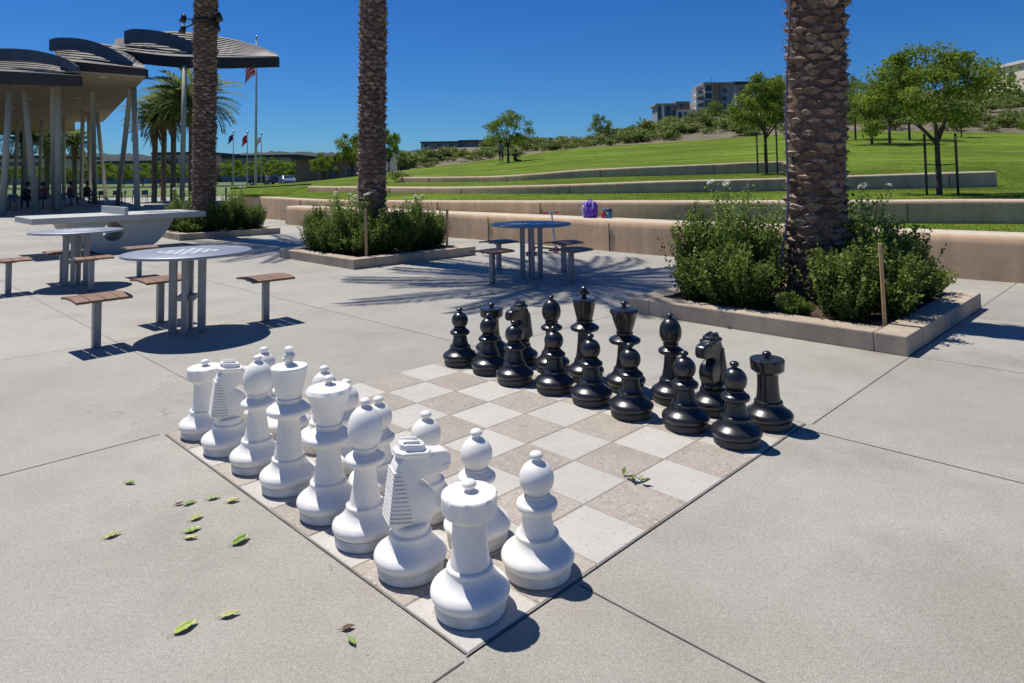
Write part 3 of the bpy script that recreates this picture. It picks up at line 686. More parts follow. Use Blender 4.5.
def flower_mesh(seed, r_=.04):
    q = random.Random(seed); mb = MB()
    for ring, (n, tilt, L) in enumerate(((6, .25, 1), (6, .7, .85), (5, 1.2, .65))):
        for i in range(n):
            a = 2 * PI * (i + .5 * ring) / n + q.uniform(-.2, .2); d = Vector((math.cos(a), math.sin(a), tilt))
            mb.leaf(Vector((0, 0, .004 * ring)), d, Vector((-math.cos(a) * tilt, -math.sin(a) * tilt, 1)), r_ * L, r_ * L * .95, q.random())
    return mb.mesh('flower', M['petal'], True)
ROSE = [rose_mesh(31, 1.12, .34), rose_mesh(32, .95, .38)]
FLW = [flower_mesh(41), flower_mesh(42)]
def put_shrub(x, y, z, k, rz, sc, label, group):
    r = root('shrub', (x, y, z), label, 'shrub', group, rz); r.scale = (sc, sc, sc)
    link('foliage', SHR[k][0], r); link('stems', SHR[k][1], r); return r
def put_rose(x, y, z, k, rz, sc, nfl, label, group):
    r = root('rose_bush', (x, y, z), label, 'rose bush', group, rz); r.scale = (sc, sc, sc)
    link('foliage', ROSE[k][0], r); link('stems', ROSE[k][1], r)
    for i in range(nfl):
        for j in range(1 + (i % 3 == 1)):
            f = link('flower', FLW[(i + j) % 2], r); f.location = ROSE[k][2][i] + Vector((.05 * j, .03 * j, .01 + .02 * j)); f.rotation_euler = (jit.uniform(-.7, .7), jit.uniform(-.7, .7), jit.uniform(0, 6)); f.scale = [jit.uniform(1.0, 1.35)] * 3
    return r

# ------------------------------------------------------------------ planters
def planter(front, left, right, label, h=.155, tw=.24):
    """square planter from its three seen corners (outer, at the ground)"""
    f, l, rt = Vector(front), Vector(left), Vector(right); back = l + rt - f
    c = (f + back) / 2; a = (rt - f); side = a.length; rz = math.atan2(a.y, a.x)
    r = root('planter', (c.x, c.y, 0), label, 'planter', 'square palm planters', rz)
    hs_ = side / 2; b = (l - f).length / 2
    for (cx, cy, sx, sy) in ((0, -b + tw / 2, 2 * hs_, tw), (0, b - tw / 2, 2 * hs_, tw), (-hs_ + tw / 2, 0, tw, 2 * b - 2 * tw - .002), (hs_ - tw / 2, 0, tw, 2 * b - 2 * tw - .002)):
        mb = MB(); mb.box((cx, cy, h / 2), (sx, sy, h)); mb.build('kerb', M['kerb'], r, bevel=.012)
    mb = MB(); n = 22; q = random.Random(9); X, Y = hs_ - tw - .003, b - tw - .003
    for i in range(n + 1):
        for j in range(n + 1): mb.v.append((-X + 2 * X * i / n, -Y + 2 * Y * j / n, h - .045 + q.uniform(0, .035)))
    for i in range(n):
        for j in range(n): k = i * (n + 1) + j; mb.face((k, k + n + 1, k + n + 2, k + 1))
    mb.build('mulch', M['soil'], r)
    ang = rz
    def loc(u, v): return (c.x + u * math.cos(ang) - v * math.sin(ang), c.y + u * math.sin(ang) + v * math.cos(ang))
    return r, loc, hs_, b, h
def stake(px, ytop, ybot, z, label):
    p = gnd(px, ybot + 1.2, z); d = p.y; top = at(px, ytop, d)
    r = MB(); r.box((0, 0, (top.z - z) / 2), (.048, .026, top.z - z + .06)); o = r.build('wooden_stake', M['stake'], loc=(p.x, p.y, z), rz=YAW + .4, bevel=.002)
    o.rotation_euler.x = jit.uniform(-.02, .02); tag(o, label, 'stake', 'wooden stakes in the planters')
P3 = planter((3.00, 5.24), (1.19, 7.07), (4.80, 7.03), 'square concrete planter at the right, nearest palm planter')
P2 = planter((-2.50, 10.66), (-4.30, 12.48), (-.68, 12.43), 'square concrete planter in the middle, behind the left round table')
P1 = planter((-7.95, 16.25), (-9.70, 18.05), (-6.12, 17.95), 'square concrete planter at the far left beside the table tennis table')
ZS = .12
def fill(Pn, items, where, group):
    _, loc, a, b, h = Pn
    for (kind, u, v, k, sc, rz, lab, nf) in items:
        x, y = loc(u, v)
        if kind == 's': put_shrub(x, y, ZS, k, rz, sc * (1.02 + .24 * ((u * 7.3 + v * 3.1) % 1)), lab + where, group)
        else: put_rose(x, y, ZS, k, rz, sc, nf, lab + where, group)
# u runs along the right front side, v along the left one; (-1,-1) is the corner nearest the camera
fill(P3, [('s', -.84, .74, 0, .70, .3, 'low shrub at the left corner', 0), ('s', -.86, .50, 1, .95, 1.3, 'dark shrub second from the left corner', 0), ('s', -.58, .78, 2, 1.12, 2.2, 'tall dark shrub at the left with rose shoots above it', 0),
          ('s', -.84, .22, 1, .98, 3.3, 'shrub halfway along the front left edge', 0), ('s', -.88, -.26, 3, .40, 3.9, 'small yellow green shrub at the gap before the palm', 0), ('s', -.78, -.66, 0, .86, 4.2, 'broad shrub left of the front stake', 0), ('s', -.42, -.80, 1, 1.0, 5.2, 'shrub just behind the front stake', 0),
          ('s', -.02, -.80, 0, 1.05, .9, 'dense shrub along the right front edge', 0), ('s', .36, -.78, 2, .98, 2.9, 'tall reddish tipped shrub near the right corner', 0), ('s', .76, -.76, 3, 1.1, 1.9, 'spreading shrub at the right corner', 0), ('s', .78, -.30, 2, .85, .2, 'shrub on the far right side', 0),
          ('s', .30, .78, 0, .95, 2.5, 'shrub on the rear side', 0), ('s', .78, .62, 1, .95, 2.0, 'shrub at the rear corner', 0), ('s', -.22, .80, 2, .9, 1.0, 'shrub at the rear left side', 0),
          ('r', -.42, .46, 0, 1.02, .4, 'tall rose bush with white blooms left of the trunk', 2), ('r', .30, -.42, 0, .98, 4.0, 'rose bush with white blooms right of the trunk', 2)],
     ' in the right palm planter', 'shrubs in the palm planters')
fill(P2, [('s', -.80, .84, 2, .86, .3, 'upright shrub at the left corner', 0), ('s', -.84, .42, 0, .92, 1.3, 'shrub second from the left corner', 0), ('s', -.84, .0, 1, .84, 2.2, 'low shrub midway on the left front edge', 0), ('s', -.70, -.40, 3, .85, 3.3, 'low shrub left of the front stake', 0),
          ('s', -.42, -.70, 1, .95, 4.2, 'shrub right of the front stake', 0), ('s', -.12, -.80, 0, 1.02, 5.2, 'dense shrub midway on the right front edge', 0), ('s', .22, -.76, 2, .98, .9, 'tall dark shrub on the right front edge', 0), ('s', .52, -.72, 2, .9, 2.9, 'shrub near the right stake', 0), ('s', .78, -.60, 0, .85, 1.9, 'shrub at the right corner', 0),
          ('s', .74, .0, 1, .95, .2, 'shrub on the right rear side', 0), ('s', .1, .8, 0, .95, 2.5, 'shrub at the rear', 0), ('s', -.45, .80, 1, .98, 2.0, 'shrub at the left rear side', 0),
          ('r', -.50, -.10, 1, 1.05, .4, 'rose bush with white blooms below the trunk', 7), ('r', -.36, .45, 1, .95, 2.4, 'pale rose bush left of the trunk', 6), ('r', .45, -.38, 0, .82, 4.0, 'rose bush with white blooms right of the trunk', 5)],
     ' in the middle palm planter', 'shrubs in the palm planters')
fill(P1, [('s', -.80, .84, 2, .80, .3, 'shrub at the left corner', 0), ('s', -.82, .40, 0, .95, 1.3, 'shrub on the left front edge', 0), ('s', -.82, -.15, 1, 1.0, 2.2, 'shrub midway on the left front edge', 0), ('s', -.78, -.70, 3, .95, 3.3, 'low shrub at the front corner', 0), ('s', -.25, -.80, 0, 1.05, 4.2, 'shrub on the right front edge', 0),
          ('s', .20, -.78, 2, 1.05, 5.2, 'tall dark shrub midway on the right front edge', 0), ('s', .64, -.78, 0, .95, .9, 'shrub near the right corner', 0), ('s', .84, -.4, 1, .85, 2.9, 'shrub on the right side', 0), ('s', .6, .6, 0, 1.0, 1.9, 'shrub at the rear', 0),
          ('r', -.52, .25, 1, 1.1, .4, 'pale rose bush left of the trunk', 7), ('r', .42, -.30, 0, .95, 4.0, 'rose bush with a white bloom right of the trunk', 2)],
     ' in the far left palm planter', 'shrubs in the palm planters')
stake(885, 247, 325, .13, 'bare wooden stake at the front of the right planter')
stake(678, 235, 264, .13, 'bare wooden stake at the left end of the right planter, beside the shrubs')
stake(366.5, 211, 256.5, .13, 'bare wooden stake at the front corner of the middle planter')
stake(447, 211, 247.5, .13, 'weathered wooden stake at the right corner of the middle planter')
stake(194, 208, 231.5, .13, 'bare wooden stake at the front of the far left planter')

# ------------------------------------------------------------------ date palms
def palm_trunk(seed, h, r0, z0=.1):
    q = random.Random(seed); mb = MB()
    n = 28; prof = []
    for i in range(int(h / .12) + 1):
        z = z0 - .15 + i * .12; prof.append((r0 * ((.93 if z > .6 else 1.02 - .15 * z) + .035 * math.sin(z * 1.7 + seed) + .02 * math.sin(z * 4.1)) * q.uniform(.975, 1.025), z))
    mb.lathe(prof, n, 0, smooth=True)
    rows = int((h - .1) / .078); per = 9
    for i in range(rows):
        for k in range(per):
            a = 2 * PI * (k + .5 * (i % 2)) / per + .05 * i * .3 + q.uniform(-.16, .16)
            z = z0 + .05 + i * .078 + q.uniform(-.026, .026); r_ = r0 * .93
            wa = .40 * q.uniform(.7, 1.2); out = r0 * q.uniform(.07, .24); hh = .055 * q.uniform(.6, 1.3)
            def P(da, zz, ro): return ((r_ + ro) * math.cos(a + da), (r_ + ro) * math.sin(a + da), zz)
            o = len(mb.v)
            mb.v += [P(-wa, z, -.01), P(wa, z, -.01), P(q.uniform(-.1, .1), z - hh * 1.5, -.012), P(q.uniform(-.1, .1), z + hh * .75, -.006),
                     P(-wa * .55, z + .004 + q.uniform(-.008, .008), out * .72), P(0, z + .014 + q.uniform(-.01, .01), out), P(wa * .55, z + .004 + q.uniform(-.008, .008), out * .72),
                     P(-wa * .5, z - hh * .55, out * .28), P(wa * .5, z - hh * .55, out * .28)]
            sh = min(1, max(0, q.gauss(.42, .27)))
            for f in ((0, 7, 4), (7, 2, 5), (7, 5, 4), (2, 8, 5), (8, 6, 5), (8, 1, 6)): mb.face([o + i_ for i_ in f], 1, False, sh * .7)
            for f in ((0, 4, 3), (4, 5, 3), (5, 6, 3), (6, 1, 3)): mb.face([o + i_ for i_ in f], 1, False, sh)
            for k_ in range(3):
                da = q.uniform(-wa, wa); p_ = Vector(P(da * .7, z + .01, out * q.uniform(.3, .9))); ou = Vector((math.cos(a + da), math.sin(a + da), 0))
                mb.leaf(p_, ou * q.uniform(.2, 1) + Vector((q.uniform(-.5, .5), q.uniform(-.5, .5), q.uniform(-.9, .5))), rv(q), q.uniform(.03, .085), .006, q.random(), 1)
    return mb.mesh('trunk', [M['trunk'], M['scar']], True)
def palm_crown(seed, n=46, L=3.1, leafl=.42, leaves=52, lw=.035, drop=112):
    q = random.Random(seed); mb = MB()
    for i in range(n):
        a = i * 2.39996 + q.uniform(-.2, .2); f = (i + .5) / n; el = R(84) - f * R(drop) + q.uniform(-.1, .1)
        l = L * q.uniform(.85, 1.08) * (.8 + .2 * math.sin(f * PI)); pts = []; p = Vector((.12 * math.cos(a), .12 * math.sin(a), 0)); e = el
        for k in range(9):
            pts.append(p.copy()); p = p + Vector((math.cos(a) * math.cos(e), math.sin(a) * math.cos(e), math.sin(e))) * l / 8; e -= R(8.5) + .03 * f
        mb.tube(pts, [.028, .024, .02, .017, .014, .011, .008, .006, .004], 4)
        for k in range(leaves):
            t_ = .12 + .88 * k / leaves; j = min(7, int(t_ * 8)); u = t_ * 8 - j; b = pts[j].lerp(pts[j + 1], u); d = (pts[j + 1] - pts[j]).normalized()
            side = d.cross(Vector((0, 0, 1))); side.normalize(); up = side.cross(d)
            for sgn in (-1, 1):
                dd = d * .75 + side * sgn * .8 + up * .28 + rv(q) * .08
                mb.leaf(b, dd, up + side * sgn * .3, leafl * (.55 + .45 * math.sin(PI * min(1, t_ * .9 + .12))) * q.uniform(.85, 1.1), lw, q.random() * .6 + (.3 if t_ > .6 else 0))
    return mb.mesh('crown', M['frond'], True)
def date_palm(x, y, h, r0, seed, label, crown, rz=0, lean=0, group='tall date palms in the planters'):
    r = root('palm_tree', (x, y, 0), label, 'palm tree', group); r.rotation_euler.y = R(lean)
    link('trunk', palm_trunk(seed, h, r0), r)
    c = link('crown', crown, r); c.location = (0, 0, h - .05); c.rotation_euler.z = rz
    return r
CR1 = palm_crown(51)
date_palm(3.06, 6.95, 10.2, .286, 61, 'thick scarred palm trunk rising from the right planter, nearest palm, cable on it', CR1, .4, 2.3)
date_palm(-2.54, 12.15, 8.6, .245, 62, 'scarred palm trunk rising from the middle planter', CR1, 1.9, .6)
date_palm(-7.93, 17.4, 8.9, .285, 63, 'scarred palm trunk in the far left planter, floodlights clamped round it', CR1, 3.1)
# cable down the right palm
mb = MB(); pts = [at(791, -60, 6.9), at(789.5, 30, 6.88), at(787, 75, 6.87), at(786, 130, 6.85), at(788, 190, 6.83), at(786.5, 225, 6.82), at(783, 245, 6.8), at(779, 268, 6.78)]
mb.tube(spline(pts, 6), .011, 8); tag(mb.build('cable', M['cable']), 'blue grey cable running down the left side of the nearest palm trunk', 'cable')
# floodlights on the far left palm
c = at(210, 22, 17.4); r = root('floodlight_cluster', (-7.93, 17.4, c.z), 'ring of small black floodlights clamped round the far left palm trunk', 'floodlights')
mb = MB(); mb.lathe([(.30, -.05), (.325, -.05), (.325, .05), (.30, .05)], 32, capb=False, capt=False); mb.build('clamp_band', M['darkmetal'], r)
for (dx, dy, dz) in ((-.52, -.1, .10), (-.46, -.25, -.22), (.40, -.12, .12), (.38, -.22, -.16)):
    mb = MB(); d = Vector((dx, dy, 0)).normalized(); b = d * .31; e = Vector((dx, dy, dz))
    mb.tube([b + Vector((0, 0, dz * .4)), e], .018, 8); a_ = mb.build('bracket_arm', M['darkmetal'], r)
    mb = MB(); mb.tube([e + Vector((-.02, 0, .09)), e, e + Vector((.03 * (1 if dx > 0 else -1), -.03, -.12))], [.045, .07, .085], 14); mb.build('floodlight', M['darkmetal'], r)

# ------------------------------------------------------------------ curved seat walls and lawns
def smoothline(pts, n=8): return spline(pts, n)
def wall(path, zb, zt, th, label, name='seat_wall', rnd_=.06):
    """path = front foot line, list of (x, y, z_foot, z_top); the wall is th thick, rounded on its front top edge"""
    pts = spline([(p[0], p[1], 0) for p in path], 8); prm = []
    zz = spline([(p[2], p[3], 0) for p in path], 8)
    mb = MB(); prof_n = 0
    r = root(name, (0, 0, 0), label, 'wall', 'curved concrete seat walls of the amphitheatre')
    for i, p in enumerate(pts):
        d = (pts[min(i + 1, len(pts) - 1)] - pts[max(0, i - 1)]).normalized(); nrm = Vector((-d.y, d.x, 0))
        if nrm.y < 0: nrm = -nrm          # away from the camera
        zb_, zt_ = zz[i].x - .25, zz[i].y
        sec = [(0, zb_), (.015, zt_ - rnd_ * 1.1), (.015 + rnd_ * .12, zt_ - rnd_ * .5), (.015 + rnd_ * .42, zt_ - rnd_ * .14), (.015 + rnd_ * .9, zt_), (th - .02, zt_), (th, zt_ - .02), (th, zb_)]
        for (o_, z) in sec: mb.v.append((p.x + nrm.x * o_, p.y + nrm.y * o_, z))
        prof_n = len(sec)
    for i in range(len(pts) - 1):
        for k in range(prof_n - 1):
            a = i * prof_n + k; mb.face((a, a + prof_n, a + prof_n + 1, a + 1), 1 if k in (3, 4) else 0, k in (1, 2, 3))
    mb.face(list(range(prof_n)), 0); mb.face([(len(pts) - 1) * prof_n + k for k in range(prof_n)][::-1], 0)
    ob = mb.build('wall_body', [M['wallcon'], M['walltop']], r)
    bm = bmesh.new(); bm.from_mesh(ob.data); bmesh.ops.recalc_face_normals(bm, faces=bm.faces); bm.to_mesh(ob.data); bm.free()
    ob.data.set_sharp_from_angle(angle=R(50))
    acc = 0; nxt = 1.7
    for i in range(1, len(pts)):
        acc += (pts[i] - pts[i - 1]).length
        if acc < nxt: continue
        nxt = acc + 3.4; p = pts[i]; d = (pts[i] - pts[i - 1]).normalized(); z0, z1 = zz[i].x - .2, zz[i].y - rnd_ * .55
        mb = MB(); mb.box((p.x, p.y, (z0 + z1) / 2), (.010, .018, z1 - z0), math.atan2(d.y, d.x), tilt=None); mb.build('form_joint', M['walljoint'], r)
    return r
A = [(-7.25, 21.6, 0, .58), (-4.2, 18.75, 0, .58), (-1.53, 16.15, 0, .58), (.92, 13.65, 0, .585), (2.56, 11.9, 0, .585), (4.2, 10.42, 0, .59), (5.78, 9.0, 0, .59), (6.4, 8.45, 0, .59), (8.3, 6.9, 0, .59), (11.5, 4.6, 0, .59)]
wall(A, 0, .58, .62, 'low tan concrete seat wall at the edge of the plaza, frontmost of the curved walls', rnd_=.12)
def w2(px, y, D): p = at(px, y, D); return (p.x, p.y, .50 if px > 320 else .15, p.z)
Wb = [w2(238, 195, 27), w2(300, 199, 22.8), w2(350, 200.3, 20.3), w2(450, 200.8, 17.2), w2(540, 200.9, 15.0), w2(600, 201, 14.0), w2(660, 201, 13.2), w2(730, 201, 12.55), w2(800, 201, 12.05), w2(880, 200.6, 11.65), w2(950, 200, 11.35), w2(1024, 200, 11.1), w2(1120, 200, 10.8), w2(1300, 200, 10)]
wall(Wb, .5, .92, .40, 'second curved tan concrete wall from the plaza, behind the bench with the backpack', rnd_=.07)
def w3(px, y, D): p = at(px, y, D); return (p.x, p.y, .90, p.z)
Wc = [w3(307, 186.3, 26.5), w3(389, 186.7, 22.3), w3(440, 186.9, 20.4), w3(500, 186, 18.9), w3(580, 183.8, 17.7), w3(660, 181, 17.3), w3(720, 179.6, 17.3), w3(786, 178, 17.5), w3(841, 176, 17.7), w3(920, 173.4, 18.1), w3(997, 171, 18.5)]
wall(Wc, .9, 1.2, .40, 'third curved tan concrete wall, ending behind the staked tree at the right', rnd_=.07)
def w4(px, y, yb, D): p = at(px, y, D); q = at(px, yb, D); return (p.x, p.y, q.z, p.z)
Wd = [w4(399, 177, 181, 27), w4(440, 176.8, 182, 25.4), w4(494, 175.9, 182, 24), w4(540, 172.8, 180, 23), w4(580, 169.6, 177.5, 22.4), w4(620, 167.7, 176.8, 22), w4(660, 166, 176, 21.8), w4(720, 163.5, 174.5, 21.6), w4(756, 161.8, 173.1, 21.5), w4(800, 160.8, 172.6, 21.5), w4(818, 160.5, 172.3, 21.5)]
wall(Wd, 1.3, 1.7, .40, 'uppermost curved tan concrete wall below the big lawn', rnd_=.07)

def resample(path, n):
    pts = spline(path, 10); L_ = [0]
    for i in range(len(pts) - 1): L_.append(L_[-1] + (pts[i + 1] - pts[i]).length)
    out = []; j = 0
    for k in range(n):
        s_ = L_[-1] * k / (n - 1)
        while j < len(L_) - 2 and L_[j + 1] < s_: j += 1
        t_ = (s_ - L_[j]) / max(1e-6, L_[j + 1] - L_[j]); out.append(pts[j].lerp(pts[j + 1], t_))
    return out
def bypx(path, pxs, zi):
    """points of a wall path where it crosses given directions x/y"""
    pts = spline([(p[0], p[1], p[zi]) for p in path], 12); out = []
    for px in pxs:
        best = min(pts, key=lambda p: abs(p.x / p.y - px)); 
        for a, b in zip(pts[:-1], pts[1:]):
            fa, fb = a.x / a.y - px, b.x / b.y - px
            if fa * fb <= 0 and fa != fb: best = a.lerp(b, fa / (fa - fb)); break
        out.append(best.copy())
    return out
def loft(name, lines, m):
    mb = MB(); n = len(lines[0])
    for l in lines: mb.v += [tuple(p) for p in l]
    for j in range(len(lines) - 1):
        for i in range(n - 1): a = j * n + i; mb.face((a, a + 1, a + n + 1, a + n), 0, True)
    return structure(mb.build(name, m))
def lerpl(a, b, t_, dz=0): return [p.lerp(q, t_) + Vector((0, 0, dz)) for p, q in zip(a, b)]
sl = lambda px: (px - 512) / FPX
def back(line, k=.3, dz=-.03): return [Vector((p.x * (1 + k / p.y), p.y + k, p.z + dz)) for p in line]
# lawn strip between bench and second wall
pxs = [sl(x) for x in range(300, 1500, 25)]
l0 = back(bypx(A, pxs, 3), .5, -.04); l1 = bypx(Wb, pxs, 3)
l1 = [Vector((p.x * (1 + .1 / p.y), p.y + .1, .53)) for p in l1]
loft('lawn', [l0, l1], M['lawn'])
# grass before the left end of the second wall, beside the path
mb = MB(); mb.add([gnd(236, 203.6, .02), gnd(300, 206, .02), gnd(318, 206, .02), Vector((sl(330) * 21.2, 21.2, .02)), Vector((sl(300) * 22.9, 22.9, .02)), Vector((sl(238) * 27.1, 27.1, .02))], [(0, 1, 2, 3, 4, 5)]); structure(mb.build('lawn', M['lawn']))
# lawn strips between the walls
pxs = [sl(x) for x in range(230, 1500, 20)]
def ext(line_path, zi, pxs_): return bypx(line_path, pxs_, zi)
b2 = back(ext(Wb, 3, pxs), .3)
f3 = [Vector((p.x, p.y, .95)) for p in ext(Wc, 3, pxs)]
def clampline(path, zi, pxs_, ends):
    out = []
    lo, hi = path[0], path[-1]
    pl, ph = lo[0] / lo[1], hi[0] / hi[1]
    for px in pxs_:
        if px < pl: out.append(Vector((px * ends[0][0], ends[0][0], ends[0][1])))
        elif px > ph: out.append(Vector((px * ends[1][0], ends[1][0], ends[1][1])))
        else: out.append(bypx(path, [px], zi)[0])
    return out
f3 = [Vector((p.x * (1 + .12 / p.y), p.y + .12, .95 if -.3 < p.x / p.y < .72 else p.z)) for p in clampline(Wc, 3, pxs, ((25.5, .86), (18.5, .98)))]
b3 = [Vector((p.x * (1 + .3 / p.y), p.y + .3, p.z - (.02 if -.303 < p.x / p.y < .717 else .0))) for p in clampline(Wc, 3, pxs, ((25.5, .90), (18.5, 1.03)))]
def f4z(p):
    px = 512 + FPX * p.x / p.y
    pts = [(225, .95), (300, 1.10), (399, 1.26), (494, 1.24), (580, 1.36), (660, 1.38), (756, 1.43), (815, 1.46), (880, 1.62), (1000, 1.62), (1500, 1.5)]
    for (a, za), (b, zb) in zip(pts[:-1], pts[1:]):
        if a <= px <= b: return za + (zb - za) * (px - a) / (b - a)
    return pts[0][1] if px < 225 else pts[-1][1]
f4 = clampline(Wd, 3, pxs, ((27.5, 1.2), (21.5, 1.5)))
f4 = [Vector((p.x * (1 + .12 / p.y), p.y + .12, f4z(p))) for p in f4]
b4 = []
for p in clampline(Wd, 3, pxs, ((27.5, 1.2), (21.5, 1.5))):
    px = 512 + FPX * p.x / p.y; z = p.z - .03 if 399 <= px <= 818 else f4z(p)
    b4.append(Vector((p.x * (1 + .3 / p.y), p.y + .3, z)))
TOP = [(150, 189, 55), (232, 186.5, 56), (300, 182.3, 62), (360, 176, 70), (400, 170.5, 75), (442, 166, 78), (488, 160, 80), (520, 155.6, 80), (580, 148.2, 78), (660, 143, 75), (756, 136, 70), (850, 131, 65), (940, 131.5, 62), (1024, 133, 60), (1150, 134, 60), (1500, 136, 62)]
topp = [at(*t_) for t_ in TOP]
tl = bypx([tuple(p) for p in topp], pxs, 2)
lines = [b2, lerpl(b2, f3, .5, .01), f3, b3, lerpl(b3, f4, .5, .01), f4, b4]
for k in range(1, 9):
    t_ = k / 8; lines.append([Vector((p.x + (q.x - p.x) * t_, p.y + (q.y - p.y) * t_, p.z + (q.z - p.z) * t_ ** 1.45)) for p, q in zip(b4, tl)])
loft('lawn', lines, M['lawn'])
def lawn_pt(px, D):
    """a point on the big lawn in direction px at distance D"""
    k = min(range(len(pxs_all)), key=lambda i: abs(pxs_all[i] - sl(px))); p, q = b4_all[k], tl_all[k]; t_ = max(0, min(1, (D - p.y) / (q.y - p.y)))
    return Vector((sl(px) * D, D, p.z + (q.z - p.z) * t_ ** 1.45))
# blades of grass on the nearer strips, ragged along the walls
def blades(la, lb, n, seed, name='grass'):
    q = random.Random(seed); mb = MB()
    for i in range(n):
        k = q.randrange(len(la) - 1); u_ = q.random(); v_ = q.random() if q.random() < .6 else (.0 if q.random() < .5 else 1) + q.uniform(-.02, .02)
        p = la[k].lerp(la[k + 1], u_).lerp(lb[k].lerp(lb[k + 1], u_), v_)
        if not (-.75 < p.x / p.y < .95): continue
        mb.leaf(p + Vector((0, 0, -.008)), Vector((q.gauss(0, .4), q.gauss(0, .4), 1)), rv(q), q.uniform(.025, .06), .007, max(0, min(1, q.gauss(.5, .25))))
    o = mb.build(name, M['grass'], shade=True); tag(o, 'short green grass of the lawn terraces', 'grass', kind='stuff')
blades(l0, l1, 14000, 1); blades(b2, f3, 30000, 2); blades(b3, f4, 22000, 3)
# hillside behind the lawn
RID = [(150, 183, 90), (300, 176, 105), (380, 163, 112), (440, 148.5, 120), (520, 147.2, 120), (580, 145.5, 120), (612, 140.5, 118), (640, 131, 114), (662, 122.5, 112), (700, 118, 112), (760, 113, 112), (820, 108, 112), (900, 102, 108), (960, 98, 104), (1024, 96, 100), (1200, 92, 100), (1500, 92, 100)]
R3 = [(150, 181, 190), (300, 175, 190), (380, 160, 190), (440, 148, 190), (520, 146.5, 190), (580, 144.5, 185), (612, 140, 175), (640, 127, 165), (666, 112, 160), (690, 104, 158), (740, 101, 158), (820, 96, 158), (900, 92, 155), (960, 88, 150), (1024, 86, 150), (1200, 82, 150), (1500, 82, 150)]
i0 = next(i for i, v in enumerate(pxs) if v > sl(392)); pxs_all = pxs; pxs = pxs[i0:]; tl_all, b4_all = tl, b4; tl = tl[i0:]
hl = bypx([tuple(at(*t_)) for t_ in RID], pxs, 2); h3 = bypx([tuple(at(*t_)) for t_ in R3], pxs, 2)
q = random.Random(77)
def rough(line, a): return [p + Vector((0, 0, q.uniform(-a, a))) for p in line]
low = [Vector((p.x, p.y - .5, p.z - .06)) for p in tl]
loft('hillside', [low, rough(lerpl(tl, hl, .25), .15), rough(lerpl(tl, hl, .5), .25), rough(lerpl(tl, hl, .75), .25), hl, rough(lerpl(hl, h3, .5), .3), h3, [Vector((p.x * 1.6, p.y * 1.6, p.z * .6)) for p in h3]], M['scrub'])
def hill_pt(px, t_):
    k = min(range(len(pxs)), key=lambda i: abs(pxs[i] - sl(px))); return tl[k].lerp(hl[k], t_)

# distant ridge
mb = MB(); q = random.Random(5); N = 420
for row, (D, base) in enumerate(((520, 0), (640, 1), (900, 0))):
    for i in range(N):
        px = -500 + 1700 * i / (N - 1)
        y = 153 + 2.2 * math.sin(px * .011) + 1.3 * math.sin(px * .037 + 1) + q.uniform(-.7, .7) - (1.6 * q.random() if q.random() < .3 else 0)
        if row == 0: p = at(px, 0, D); mb.v.append((p.x, D, 1.5))
        elif row == 1: p = at(px, y, D); mb.v.append((p.x, D, p.z))
        else: p = at(px, y, 640); mb.v.append((p.x * 1.4, D, p.z * .5))
for r_ in range(2):
    for i in range(N - 1): a = r_ * N + i; mb.face((a, a + 1, a + N + 1, a + N), 0, True)
structure(mb.build('hills', M['farhill']))

# ------------------------------------------------------------------ broadleaf trees
def tree_meshes(seed, h, rad, trunk_h, leaf, nclump, per, lm, tr=.05, flat=.62, lean=0, gap=.0):
    """tapered trunk, limbs to leaf clumps spread unevenly through the crown"""
    q = random.Random(seed); tm = MB(); lv = MB()
    top = Vector((lean, 0, trunk_h)); tm.tube([(0, 0, -.15), (0, 0, .0), (lean * .4, 0, trunk_h * .5), top], [tr * 1.5, tr * 1.15, tr, tr * .85], 8)
    limbs = []
    for i in range(6):
        a = i * 2 * PI / 6 + q.uniform(-.4, .4); o_ = rad * q.uniform(.45, .7); up = (h - trunk_h) * q.uniform(.35, .75)
        st = top + Vector((0, 0, -trunk_h * .22 * q.random()))
        l_ = spline([st, st + Vector((o_ * .35 * math.cos(a), o_ * .35 * math.sin(a), up * .38)), st + Vector((o_ * .75 * math.cos(a + .2), o_ * .75 * math.sin(a + .2), up * .8)), st + Vector((o_ * math.cos(a + .1), o_ * math.sin(a + .1), up * 1.15))], 4)
        tm.tube(l_, [tr * (.62 - .5 * k / (len(l_) - 1)) for k in range(len(l_))], 6); limbs.append(l_)
    for i in range(nclump):
        a = i * 2.4 + q.uniform(-.6, .6); rr = rad * math.sqrt((i + .6) / nclump) * q.uniform(.7, 1.15)
        hi = trunk_h + (h - trunk_h) * math.sqrt(max(.05, 1 - (rr / rad / 1.2) ** 2)); lo = trunk_h * .95 + (h - trunk_h) * .12 * q.random()
        c = Vector((rr * math.cos(a) + lean, rr * math.sin(a), lo + (hi - lo) * q.uniform(.12, .95)))
        best = min((p_ for l_ in limbs for p_ in l_[3:]), key=lambda p_: (p_ - c).length)
        tm.tube([best, best.lerp(c, .5) + rv(q) * rad * .05, c], [tr * .2, tr * .13, tr * .05], 4)
        cr = rad * q.uniform(.16, .34); tone = q.uniform(-.25, .25)
        for k in range(per):
            d = rv(q); r2 = cr * q.random() ** .5; p = c + Vector((d.x * r2, d.y * r2, d.z * r2 * flat))
            lv.leaf(p, rv(q) + Vector((0, 0, -.25)), rv(q) + Vector((0, 0, .6)), leaf * q.uniform(.6, 1.3), leaf * .55 * q.uniform(.7, 1.3), max(0, min(1, .5 + tone + q.gauss(0, .2))))
    return tm.mesh('trunk', M['bark']), lv.mesh('crown', M[lm], True)
def put_tree(me, p, rz, sc, label, group=None, cat='tree'):
    r = root('tree', p, label, cat, group, rz); r.scale = (sc,) * 3 if not isinstance(sc, tuple) else sc
    link('trunk', me[0], r); link('crown', me[1], r); return r
